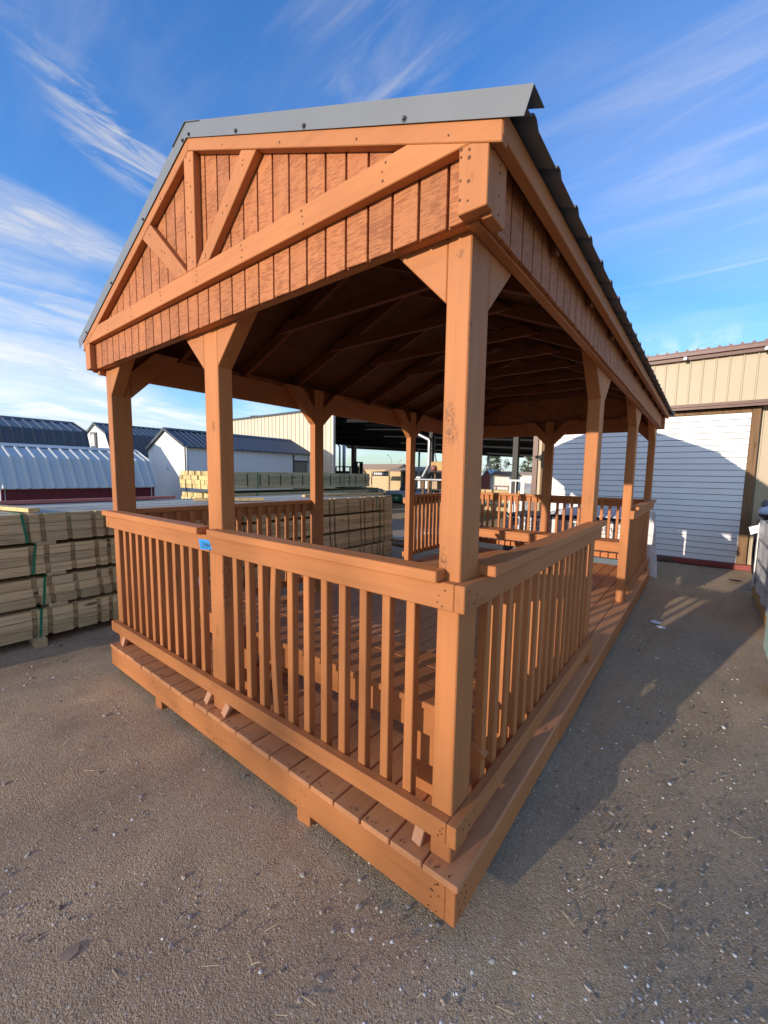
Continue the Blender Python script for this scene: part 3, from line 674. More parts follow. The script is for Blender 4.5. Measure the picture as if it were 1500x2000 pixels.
# ------------------------------------------------------------------ lumber stacks
def build_stack():
    X1, X0 = -4.15, -5.45
    pat = [0.070, 0.171, 0.190, 0.065, 0.270, 0.284, 0.065, 0.205, 0.063, 0.154, 0.156, 0.07, 0.26, 0.25]
    end = 5.067; teeth = []; y = end; i = 0; w = 0.234
    while y > -1.7:
        teeth.append((max(y-w, -1.75), y)); y -= w+0.040; w = pat[i % len(pat)]; i += 1
    def comb(dy, depth=0.045):
        pts = []
        for a, b in reversed(teeth): pts += [(X1-depth, a+dy), (X1, a+dy), (X1, b+dy), (X1-depth, b+dy)]
        return pts[0:0] + [(X1-0.089, teeth[-1][0]+dy)] + pts[1:-1] + [(X1-0.089, teeth[0][1]+dy)]
    specs = [(0.060, 'bottom bundle of the long notched lumber stack beside the pavilion, on the ground blocks', 0.02, [(-0.19, 0.02), (4.66, 0.02)]),
             (0.350, 'second bundle from the ground in the long notched lumber stack', 0.05, [(-0.15, 0.02), (4.70, 0.0)]),
             (0.645, 'third bundle from the ground in the long notched lumber stack', 0.03, [(-0.20, 0.03), (4.70, 0.0)]),
             (0.935, 'topmost bundle of the long notched lumber stack, with weathered grey top boards', 0.0, [(-0.28, -0.03), (4.62, 0.0)])]
    for bi, (z0, lab, dy, straps) in enumerate(specs):
        R = thing('lumber_bundle', lab, 'lumber bundle', ((X0+X1)/2, 1.6, z0), 'bundles of the long lumber stack')
        h = 0.0815
        for ly in range(3):
            d = dy + random.uniform(-0.018, 0.018); za = z0+ly*(h+0.0042)
            top = bi == 3 and ly == 2
            MB().prism(comb(d), 'z', za, za+h).build('notched_board', M['lum'], R, 0.0)
            xs = X1-0.0895
            if top:
                src = None; k = 0
                while xs-0.0885 > X0:
                    MB().box(xs-0.0875, xs-0.0005, -1.75+d+random.uniform(-0.03, 0.03), 5.06+d+random.uniform(-0.05, 0.04), za, za+h+random.uniform(-0.006, 0.004)).build('board', M['lum_top'], R, 0.004)
                    xs -= 0.0892
            else:
                for x0 in (X0, X0+0.3, X0+0.6): MB().box(x0+0.001, x0+0.299 if x0 < X0+0.5 else xs, -1.75+d, 5.05+d+random.uniform(-0.04, 0.03), za, za+h).build('board', M['lum'], R)
        for ys, lean in straps:
            m = MB()
            m.add([(X1+0.002, ys-0.010, z0+3*h+0.012), (X1+0.002, ys+0.010, z0+3*h+0.012), (X1+0.002, ys+0.010-lean, z0-0.002), (X1+0.002, ys-0.010-lean, z0-0.002)] + [(X1+0.0005, a, b) for a, b in ((ys-0.010, z0+3*h+0.012), (ys+0.010, z0+3*h+0.012), (ys+0.010-lean, z0-0.002), (ys-0.010-lean, z0-0.002))],
                  [(0, 3, 2, 1), (4, 5, 6, 7), (0, 1, 5, 4), (2, 3, 7, 6), (1, 2, 6, 5), (3, 0, 4, 7)])
            m.box(X0, X1+0.002, ys-0.010, ys+0.010, z0+3*h+0.012, z0+3*h+0.0135)
            m.build('strap', M['strap'], R)
        if bi:
            for ys in (-0.12 if bi == 3 else -0.06, 2.2, 4.93):
                MB().box(X0-0.02, X1+(0.004 if ys < 4 else 0.03), ys-0.07, ys+0.07, z0-0.0335, z0-0.0012).build('spacer', M['pinex'], R, 0.003)
    for k, ys in enumerate((-0.22, 2.2, 4.7)):
        b = MB().box(X0-0.05, X1+0.07, ys-0.045, ys+0.045, -0.03, 0.0585).build('support_block', M['pinex'], None, 0.004, org=(-4.8, ys, 0))
        tag(b, ['pale wood block under the near end of the lumber stack', 'pale wood block under the middle of the lumber stack', 'pale wood block under the far end of the lumber stack'][k], 'wood block', 'blocks under the lumber stack')
    zt = 0.935+3*0.0857+0.007
    for (a, b, lab) in (((-5.1, -0.42), (-4.2, -0.18), 'loose pine board lying across the near top of the lumber stack'),
                        ((-4.75, 1.55), (-4.30, 2.32), 'loose pale board on the stack top seen beside the middle gable post'),
                        ((-4.62, 3.30), (-4.36, 5.05), 'long loose pine board on the far top of the lumber stack')):
        o = MB().bar((a[0], a[1], zt+0.019), (b[0], b[1], zt+0.019), 0.089, 0.036).build('loose_board', M['pine'], None, 0.003, org=(a[0], a[1], zt))
        tag(o, lab, 'board')
    o = MB().box(-5.44, -5.36, -1.6, 1.60, zt+0.001, zt+0.038).build('painted_board', M['salmon'], None, 0.003, org=(-5.4, 0, zt)); tag(o, 'long salmon red painted board along the back edge of the lumber stack', 'board')
build_stack()

def build_stack2():
    for z0, rows, lab, yo, xo in ((0.10, 3, 'lowest bundle of the greenish lumber stack with yellow board ends', 0.03, -0.03), (0.55, 3, 'middle bundle of the greenish lumber stack, paper label on its end', 0.05, -0.02), (1.215, 4, 'top bundle of the greenish lumber stack with staggered yellow ends', 0.0, 0.02)):
        if z0 < 0.2: rows = 4
        if 0.5 < z0 < 0.6: rows = 6
        R = thing('lumber_bundle', lab, 'lumber bundle', (-8.2, 5.4, z0), 'bundles of the greenish lumber stack')
        h = 0.094
        for r in range(rows):
            for c in range(10):
                x1 = -7.5+xo-c*0.135
                j = random.uniform(0, 0.05)
                ob = MB().box(x1-0.1295, x1, 3.28+yo+j, 8.3+j, z0+r*(h+0.001), z0+r*(h+0.001)+h).build('board', M['lum_green'], R, 0.004)
                MB().box(x1-0.130, x1-0.002, 3.279+yo+j-0.001, 3.2795+yo+j, z0+r*(h+0.001)+0.002, z0+r*(h+0.001)+h-0.002).build('end_grain', M['pine_end'], ob)
        if z0 > 1.2:
            for k in range(14):
                y = 4.1+k*0.33+random.uniform(-0.07, 0.07)
                MB().box(-7.48+0.0005, -7.48+0.012, y, y+0.022, z0+0.06, z0+0.33).build('sticker_strip', M['bark'], R)
        else:
            MB().box(-7.72, -7.60, 3.318+yo-0.008, 3.3182+yo-0.006, z0+0.43, z0+0.54).build('end_label', M['paper'], R)
        for y in (4.4, 7.2):
            MB().box(-7.52+xo, -7.50+xo+0.003, y, y+0.03, z0, z0+rows*0.095).build('strap', M['strap'], R)
build_stack2()

# ------------------------------------------------------------------ sheds
def ribbed(p00, p01, p10, p11, n, h=0.03, w=0.045):
    """sheet from edge p00-p01 to edge p10-p11 with n raised ribs running from the first edge to the second"""
    m = MB(); p00, p01, p10, p11 = map(Vector, (p00, p01, p10, p11))
    nrm = (p01-p00).cross(p10-p00).normalized()
    ln = (p01-p00).length; us = [0.0]; hs = [0.0]
    for k in range(n):
        c = (k+0.5)/n
        for du, hh in ((-w, 0), (-w*0.4, h), (w*0.4, h), (w, 0)): us.append(c+du/ln); hs.append(hh)
    us.append(1.0); hs.append(0.0); q = len(us)
    for u, hh in zip(us, hs): m.v.append(p00.lerp(p01, u)+nrm*hh)
    for u, hh in zip(us, hs): m.v.append(p10.lerp(p11, u)+nrm*hh)
    for u, hh in zip(us, hs): m.v.append(p00.lerp(p01, u)-nrm*0.02)
    for u, hh in zip(us, hs): m.v.append(p10.lerp(p11, u)-nrm*0.02)
    for i in range(q-1):
        m.f += [(i, i+1, q+i+1, q+i), (2*q+i+1, 2*q+i, 3*q+i, 3*q+i+1), (q+i, q+i+1, 3*q+i+1, 3*q+i), (i+1, i, 2*q+i, 2*q+i+1)]
    m.f += [(0, q, 3*q, 2*q), (q-1, 3*q-1, 4*q-1, 2*q-1)]
    return m
def planks(m, x0, x1, y, z0, z1, n, t=0.01, axis='x'):
    for k in range(n):
        a, b = x0+(x1-x0)*k/n+0.004, x0+(x1-x0)*(k+1)/n-0.004
        if axis == 'x': m.box(a, b, y-t, y, z0, z1)
        else: m.box(y, y+t, a, b, z0, z1)
    return m
def shed(name, label, xn, xf, y0, y1, prof, wallm, roofm, trimm, nribs, z0=0.12, over=0.08, gablem=None, group='storage sheds beyond the lumber'):
    """long side at x = xn faces +x; prof lists (depth from the near wall, z) from near eave over the ridge to the far eave"""
    R = thing(name, label, 'shed', ((xn+xf)/2, (y0+y1)/2, 0), group)
    pts = [(xn-d, z) for d, z in prof]
    eave = prof[0][1]
    MB().box(xf, xn, y0, y1, -0.02, z0).build('skid', M['bark'], R)
    MB().box(xn-0.05, xn, y0+0.051, y1-0.051, z0, eave-0.005).build('side_wall', wallm, R)
    MB().box(xf, xf+0.05, y0+0.051, y1-0.051, z0, eave-0.005).build('side_wall', wallm, R)
    nb = max(6, int((y1-y0)/0.2)); planks(MB(), y0+0.06, y1-0.06, xn, z0, eave-0.01, nb, 0.008, 'y').build('siding_boards', wallm, R, kind='stuff')
    poly = [(xn, z0), (xf, z0)] + [(x, z-0.03) for x, z in reversed(pts)]
    for ya, yb in ((y0, y0+0.05), (y1-0.05, y1)): MB().prism(poly, 'y', ya, yb).build('gable_wall', gablem or wallm, R)
    zz = min(eave, max(p[1] for p in pts))
    planks(MB(), xf+0.08, xn-0.08, y0, z0, eave-0.02, max(6, int((xn-xf)/0.22)), 0.008).build('siding_boards', gablem or wallm, R, kind='stuff')
    for x, y in ((xn, y0), (xn, y1)):
        MB().box(x-0.06, x+0.014, y-(0.012 if y == y0 else 0.07), y+(0.07 if y == y0 else 0.012), z0, eave-0.01).build('corner_trim', trimm, R)
    for (xa, za), (xb, zb) in zip(pts[:-1], pts[1:]):
        ext = 0.10 if (xa, za) == pts[0] else 0.0
        dx, dz = xb-xa, zb-za; ll = math.hypot(dx, dz)
        a0 = (xa-dx/ll*ext, za-dz/ll*ext)
        ext2 = 0.10 if (xb, zb) == pts[-1] else 0.0
        b0 = (xb+dx/ll*ext2, zb+dz/ll*ext2)
        ribbed((a0[0], y0-over, a0[1]), (a0[0], y1+over, a0[1]), (b0[0], y0-over, b0[1]), (b0[0], y1+over, b0[1]), nribs).build('roof_panel', roofm, R)
    for yy in (y0-over-0.012, y1+over):
        tr = MB()
        for (xa, za), (xb, zb) in zip(pts[:-1], pts[1:]):
            tr.prism([(xa, za+0.045), (xb, zb+0.045), (xb, zb-0.05), (xa, za-0.05)], 'y', yy, yy+0.012)
        tr.build('rake_trim', trimm if roofm is not M['metal_dull'] else M['metal_dull'], R, weld=True)
    i = max(range(len(pts)), key=lambda k: pts[k][1]); rx, rz = pts[i]
    MB().prism([(rx-0.16, rz-0.03), (rx, rz+0.05), (rx+0.16, rz-0.03), (rx, rz+0.035)], 'y', y0-over, y1+over).build('ridge_cap', roofm, R)
    return R
shed('barn_shed', 'small dark red barn shed with white gambrel metal roof and white corner trim', -11.40, -13.8, 0.72, 3.80,
     [(-0.05, 1.22), (0.36, 1.83), (1.2, 2.13), (2.04, 1.83), (2.45, 1.22)], M['redbarn'], M['galv'], M['whitepaint'], 15, over=0.06)
shed('barn_shed', 'dark grey gambrel roofed shed behind the white roofed red barn', -14.9, -18.1, -2.2, 3.35,
     [(-0.05, 1.95), (0.32, 2.76), (1.6, 3.12), (2.88, 2.76), (3.25, 1.95)], M['bluegrey'], M['metal_dull'], M['metal_dull'], 24)
lof = shed('barn_shed', 'white gabled lofted shed with arched dark window high in its gable', -20.9, -25.2, 6.05, 10.2,
     [(-0.05, 2.30), (0.62, 3.26), (2.1, 3.80), (3.6, 3.26), (4.3, 2.30)], M['white'], M['metal_dull'], M['metal_dull'], 18, gablem=M['white'])
fr = MB().prism([(-23.48, 2.60), (-22.78, 2.60), (-22.78, 3.36), (-23.48, 3.40)], 'y', 5.97, 6.04).build('loft_window', M['greydoor'], lof)
MB().prism([(-23.33, 2.72), (-22.93, 2.72), (-22.93, 3.15), (-23.0, 3.26), (-23.13, 3.31), (-23.26, 3.26), (-23.33, 3.15)], 'y', 5.955, 5.969).build('pane', M['whitepaint'], fr)
ws = shed('gable_shed', 'tall white gable shed with dark grey metal roof, sunlit end wall', -12.95, -15.72, 5.47, 10.75,
     [(-0.05, 2.40), (1.36, 3.02), (2.82, 2.36)], M['white'], M['metal_dull'], M['metal_dull'], 28, gablem=M['white'])
MB().box(-14.50, -14.28, 5.455, 5.462, 2.66, 2.82).build('gable_vent', M['cream'], ws)
MB().box(-12.945, -12.93, 9.85, 9.93, 0.12, 2.32).build('door_frame', M['metal_dull'], ws)
MB().box(-12.945, -12.93, 9.931, 10.70, 2.02, 2.10).build('door_frame', M['metal_dull'], ws)
MB().box(-12.948, -12.936, 9.935, 10.64, 0.14, 2.015).build('door', M['greytan'], ws)
MB().box(-14.28, -14.20, 5.4545, 5.460, 1.62, 1.67).build('painted_mark', M['tape'], ws)

def build_sun_filter_trees():
    """unseen thin-leaved trees added behind the camera so their crowns filter the low sun"""
    meshes = []
    for v in range(3):
        m = MB()
        for k in range(1050):
            z = random.uniform(2.6, 11.0) if random.random() < 0.7 else random.uniform(7.5, 11.2)
            r = 2.9*math.sqrt(random.random())*(1.0 if z < 9.5 else 0.85); a = random.uniform(0, 6.283)
            n1 = Vector((random.gauss(0, 1), random.gauss(0, 1), random.gauss(0, 1))).normalized(); n2 = n1.orthogonal().normalized(); s_ = random.uniform(0.09, 0.19)
            p0 = Vector((r*math.cos(a), r*math.sin(a), z)); m.add([p0-n1*s_, p0+n2*s_*0.7, p0+n1*s_, p0-n2*s_*0.7], [(0, 1, 2, 3)])
        me = m.mesh('crown', (0, 0, 0)); me.materials.append(M['leaf'])
        t = MB(); t.cyl((0, 0, -0.1), (0, 0, 8.5), 0.19, 8, 0.06)
        for k in range(14):
            a = k*2.4; z = 3.0+0.5*k; t.cyl((0, 0, z), (2.2*math.cos(a), 2.2*math.sin(a), z+1.0), 0.05, 5, 0.015)
        te = t.mesh('trunk', (0, 0, 0)); te.materials.append(M['bark']); meshes.append((me, te))
    for k in range(12):  # unseen row, added to soften the low sun on the pavilion front
        x = 8.0-k*4.1+random.uniform(-0.5, 0.5); y = -50+random.uniform(-1.5, 1.5)
        R = thing('tree', 'one of the unseen thin leaved trees added behind the camera to filter sunlight', 'tree', (x, y, 0), 'unseen trees added to filter the sun')
        for me in meshes[k % 3]:
            o = bpy.data.objects.new(me.name, me); C.objects.link(o); o.parent = R; o.rotation_euler = (0, 0, random.uniform(0, 6.28))
build_sun_filter_trees()
# ------------------------------------------------------------------ big steel buildings
def rib_wall(x0, x1, y, z0, z1, pitch, w=0.02, h=0.022, phase=0.0):
    m = MB(); prof = [(x0, 0.0)]; x = x0+phase
    while x+w < x1:
        if x-w > x0: prof += [(x-w, 0), (x-w*0.55, h), (x+w*0.55, h), (x+w, 0)]
        x += pitch
    prof.append((x1, 0.0)); n = len(prof)
    for xx, hh in prof: m.v.append((xx, y-hh, z0))
    for xx, hh in prof: m.v.append((xx, y-hh, z1))
    m.f = [(i, i+1, n+i+1, n+i) for i in range(n-1)]
    m.box(x0, x1, y+0.001, y+0.12, z0, z1)
    return m
lb = thing('steel_building', 'tall tan ribbed steel building beyond the white gable shed', 'building', (-18, 14, 0))
rib_wall(-22.6, -13.24, 12.5, -0.02, 4.55, 0.315, 0.03, 0.03).build('ribbed_wall', M['creamwall'], lb)
MB().prism([(-22.6, 12.63), (-13.26, 12.63), (-21.4, 20.4), (-22.6, 20.4)], 'z', -0.02, 4.55).build('side_wall', M['tan'], lb)
MB().prism([(-22.75, 12.40), (-13.15, 12.40), (-21.3, 20.55), (-22.75, 20.55)], 'z', 4.552, 4.64).build('roof', M['metal_dull'], lb)
MB().box(-13.239, -13.20, 12.42, 12.52, -0.02, 4.54).build('corner_trim', M['whitepaint'], lb)

rb = thing('steel_building', 'tan steel workshop with brown trim and a wide white door at the right', 'building', (1.5, 8.6, 0))
WY = 8.56
rib_wall(-2.55, 6.4, WY, 2.93, 3.80, 0.191, 0.016, 0.02, 0.06).build('ribbed_wall', M['tan'], rb)
rib_wall(-2.55, -2.36, WY, -0.02, 2.929, 0.191, 0.016, 0.02, 0.11).build('ribbed_wall', M['tan'], rb)
rib_wall(1.20, 6.4, WY, -0.02, 2.929, 0.191, 0.016, 0.02, 0.08).build('ribbed_wall', M['tan'], rb)
MB().box(-2.36, 1.20, WY+0.06, WY+0.12, -0.02, 2.929).build('wall_behind_door', M['dark'], rb)
MB().box(-2.66, -2.551, WY-0.045, WY+0.10, -0.02, 3.80).build('corner_trim', M['brown'], rb)
MB().box(-2.66, -2.56, WY+0.101, 20.0, -0.02, 3.80).build('side_wall', M['tan'], rb)
MB().box(6.3, 6.4, WY+0.125, 20.0, -0.02, 3.80).build('side_wall', M['tan'], rb)
MB().box(-2.70, 6.5, WY-0.09, WY+0.05, 3.802, 3.865).build('eave_trim', M['brown'], rb)
MB().box(-2.70, 6.5, WY-0.14, WY-0.0, 3.866, 3.945).build('gutter', M['brownroof'], rb)
ribbed((-2.75, WY-0.15, 3.95), (6.55, WY-0.15, 3.95), (-2.75, 20.1, 5.1), (6.55, 20.1, 5.1), 60, 0.03, 0.03).build('roof', M['brownroof'], rb)
for x in (0.10, 1.22): MB().lathe([(0.03, 0), (0.035, 0.03), (0.02, 0.06)], (x, WY-0.16, 3.79), 10).build('wall_lamp', M['whitepaint'], rb)
MB().box(-2.50, 1.62, WY-0.32, WY-0.02, 2.905, 2.955).build('door_track', M['brown'], rb)
MB().box(-2.50, 1.62, WY-0.30, WY-0.28, 2.86, 2.904).build('door_track', M['brown'], rb)
dr = thing('sliding_door', 'wide white lap-sided sliding door in a weathered timber frame with red bottom rail', 'door', (-0.6, 8.45, 0))
n = 24; z0, z1 = 0.095, 2.775; hh = (z1-z0)/n
src = None
for k in range(n):
    za = z0+k*hh
    MB().prism([(8.4622, za+0.004), (8.440, za+0.005), (8.453, za+hh-0.005), (8.4622, za+hh-0.005)], 'x', -2.33, 1.118).build('lap_board', M['white'], dr)
MB().box(-2.335, 1.12, 8.4625, 8.485, z0, z1).build('door_backing', M['machine'], dr)
MB().prism([(1.121, 0.095), (1.250, 0.095), (1.238, 2.86), (1.121, 2.86)], 'y', 8.430, 8.50).build('frame_post', M['postwood'], dr, 0.004)
MB().prism([(-2.44, 0.095), (-2.338, 0.095), (-2.338, 2.86), (-2.44, 2.86)], 'y', 8.435, 8.50).build('frame_post', M['postwood'], dr, 0.004)
MB().box(-2.335, 1.118, 8.437, 8.495, 2.778, 2.858).build('frame_head', M['postwood'], dr, 0.004)
MB().box(-2.5, 0.2, 8.37, 8.50, 0.0, 0.092).build('bottom_rail', M['brown'], dr, 0.003)
MB().box(0.201, 1.40, 8.365, 8.50, 0.0, 0.092).build('bottom_rail', M['red'], dr, 0.003)
MB().box(-1.95, -1.78, 8.444, 8.4475, 1.775, 1.80).build('missing_chip', M['tanroof'], dr)

cn = thing('pole_barn', 'open black-roofed pole barn between the two tan buildings', 'canopy', (-8, 14, 0))
def slabq(a, b, c, d, t):
    m = MB(); v = [Vector(p) for p in (a, b, c, d)]
    return m.add(v + [p+Vector((0, 0, t)) for p in v], [(3, 2, 1, 0), (4, 5, 6, 7), (0, 1, 5, 4), (1, 2, 6, 5), (2, 3, 7, 6), (3, 0, 4, 7)])
near = lambda x: 4.35; far = lambda x: 3.52 - 0.088*(x+17.0)
slabq((-9.9, 9.2, 4.60), (-2.75, 9.2, 4.20), (-2.75, 12.6, 3.75), (-9.9, 12.6, 4.45), 0.12).build('roof', M['dark'], cn)
slabq((-20.0, 12.62, 4.62), (-2.75, 12.62, 3.74), (-2.75, 18, far(-2.75)), (-20.0, 18, far(-18)), 0.12).build('roof', M['dark'], cn)
for k in range(3):
    u = (k+0.5)/3; y = 9.2+3.4*u; MB().bar((-9.9, y, 4.60-0.15*u-0.08), (-2.8, y, 4.20-0.45*u-0.08), 0.06, 0.15).build('purlin', M['dark'], cn)
for k in range(5):
    u = (k+0.5)/5; y = 12.62+5.38*u
    MB().bar((-20.0, y, 4.62*(1-u)+far(-18)*u-0.08), (-2.8, y, 3.74*(1-u)+far(-2.75)*u-0.08), 0.06, 0.15).build('purlin', M['dark'], cn)
MB().bar((-10.5, 17.7, 2.72), (-2.8, 17.7, 2.46), 0.10, 0.055).build('tie_beam', M['machine'], cn)
for x, y, zt_, r in ((-4.74, 13.0, 3.4, 0.09), (-8.83, 14.0, 3.45, 0.085), (-17.3, 18.3, 3.6, 0.12)):
    MB().box(x-r, x+r, y-r, y+r, -0.02, zt_).build('post', M['machine'] if x > -9 else M['brown'], cn)
fc = thing('pole_barn', 'far open canopy with a faded red fascia strung with small lights', 'canopy', (-15, 23, 0))
MB().box(-20.6, -9.5, 19.9, 20.0, 3.74, 3.87).build('fascia', M['pink'], fc)
slabq((-20.6, 20.01, 3.72), (-9.5, 20.01, 3.72), (-9.5, 27, 3.2), (-26, 27, 4.0), 0.12).build('roof', M['dark'], fc)
MB().prism([(-26.2, 3.93), (-9.5, 2.88), (-9.5, 3.5), (-26.2, 4.3)], 'y', 27.0, 27.2).build('end_beam', M['dark'], fc)
for x in np.arange(-19.5, -9.8, 1.1): MB().lathe([(0.035, -0.05), (0.05, 0), (0.03, 0.04)], (x, 19.86, 3.72), 8).build('light_bulb', M['whitepaint'], fc)
for x in (-18.0, -12.0, -10.0): MB().cyl((x, 26.9, -0.02), (x, 26.9, 3.6), 0.09, 8).build('post', M['steel'], fc)
for k, (x, r) in enumerate(((-19.15, 0.06), (-18.75, 0.11))):
    o = MB().tube([(x, 18.9, 0), (x, 18.9, 3.4), (x-0.25, 18.9, 3.62)] if k == 0 else [(x, 18.9, 0), (x, 18.9, 3.6)], r, 10).build('vent_pipe', [M['steel'], M['cream']][k], None, smooth=True, org=(x, 18.9, 0))
    tag(o, ['thin grey pipe with a bent top beside the tan building corner', 'thick cream pipe beside the tan building corner'][k], 'pipe')

# ------------------------------------------------------------------ wrapped panel packs behind the pavilion
def pack(x0, x1, lab, lx):
    R = thing('panel_pack', lab, 'wrapped pack', ((x0+x1)/2, 7.0, 0), 'wrapped panel packs behind the pavilion')
    m = MB(); m.box(x0, x1, 6.50, 7.62, 0.13, 0.835); m.build('wrapped_panels', M['whitewrap'], R, 0.012)
    MB().box(x0-0.004, x1+0.004, 6.494, 7.626, 0.836, 0.872).build('top_band', M['navy'], R, 0.004)
    MB().box(x0-0.003, x1+0.003, 6.4965, 7.623, 0.131, 0.27).build('base_band', M['bluegrey'], R, 0.003)
    for x in (x0+0.08, (x0+x1)/2, x1-0.08): MB().box(x-0.05, x+0.05, 6.52, 7.6, -0.02, 0.129).build('bearer', M['pine'], R)
    lg = MB().box(lx, lx+0.19, 6.4965, 6.4985, 0.690, 0.802).build('logo_patch', M['navy'], R)
    MB().box(lx, lx+0.19, 6.4965, 6.4985, 0.668, 0.689).build('logo_bar', M['logored'], R)
    text_mb('LP', 0.125, lambda x, y, d: (lx+0.028+x, 6.4965-d, 0.703+y), 0.001).build('lettering', M['paper'], lg)
    text_mb('ProStruct', 0.150, lambda x, y, d: (lx+0.225+x*0.94, 6.4985-d, 0.695+y), 0.001).build('lettering', M['ink'], R)
    text_mb('ROOF SHEATHING', 0.045, lambda x, y, d: (lx+0.235+x, 6.4985-d, 0.635+y), 0.001).build('small_lettering', M['ink'], R)
    for xs in (x0+0.3, x1-0.3): MB().box(xs-0.012, xs+0.012, 6.4945, 6.4985, 0.13, 0.835).build('strap', M['blueish'], R)
pack(-2.47, -1.345, 'left white wrapped panel pack with dark top band seen left of the back post', -2.36)
pack(-1.335, -0.16, 'right white wrapped panel pack with dark top band seen right of the back post', -1.225)
R = thing('wrapped_heap', 'crumpled white plastic covered heap on top of the printed panel packs', 'wrapped pack', (-0.9, 7.3, 0.875))
m = MB(); nx, ny = 22, 8
for j in range(ny+1):
    for i in range(nx+1):
        u, v = i/nx, j/ny; ed = min(1, 4.0*min(u, 1-u), 3.2*min(v, 1-v)+0.05)
        m.v.append((-1.75+1.62*u, 6.62+0.98*v, 0.878+0.17*ed**0.5+0.018*math.sin(9*u+5*v)*ed+random.uniform(-0.008, 0.008)*ed))
m.f = [(j*(nx+1)+i, j*(nx+1)+i+1, (j+1)*(nx+1)+i+1, (j+1)*(nx+1)+i) for j in range(ny) for i in range(nx)]
m.build('plastic_cover', M['whitewrap'], R, smooth=True)
R = thing('plastic_sheet', 'white plastic sheet hanging down behind the right back corner of the pavilion', 'plastic sheet', (-0.03, 6.6, 0))
m = MB()
for j in range(9):
    z = 0.10+0.98*j/8
    for i in range(9):
        u = i/8; w = 0.10*(1-j/8)
        m.v.append((-0.15+(0.13+w)*u, 6.47-0.05*(1-j/8)*u+0.012*math.sin(7*u+j*0.4), z-0.06*u*(j == 0)))
for j in range(8):
    for i in range(8): m.f.append((j*9+i, j*9+i+1, j*9+i+10, j*9+i+9))
nv = len(m.v); m.v += [(x, y+0.006, z) for x, y, z in m.v]; m.f += [tuple(nv+q for q in reversed(f)) for f in list(m.f)]
for j in range(8): m.f += [(j*9, j*9+9, nv+j*9+9, nv+j*9), (j*9+8, nv+j*9+8, nv+j*9+17, j*9+17)]
m.build('sheet', M['whitewrap'], R, smooth=True)

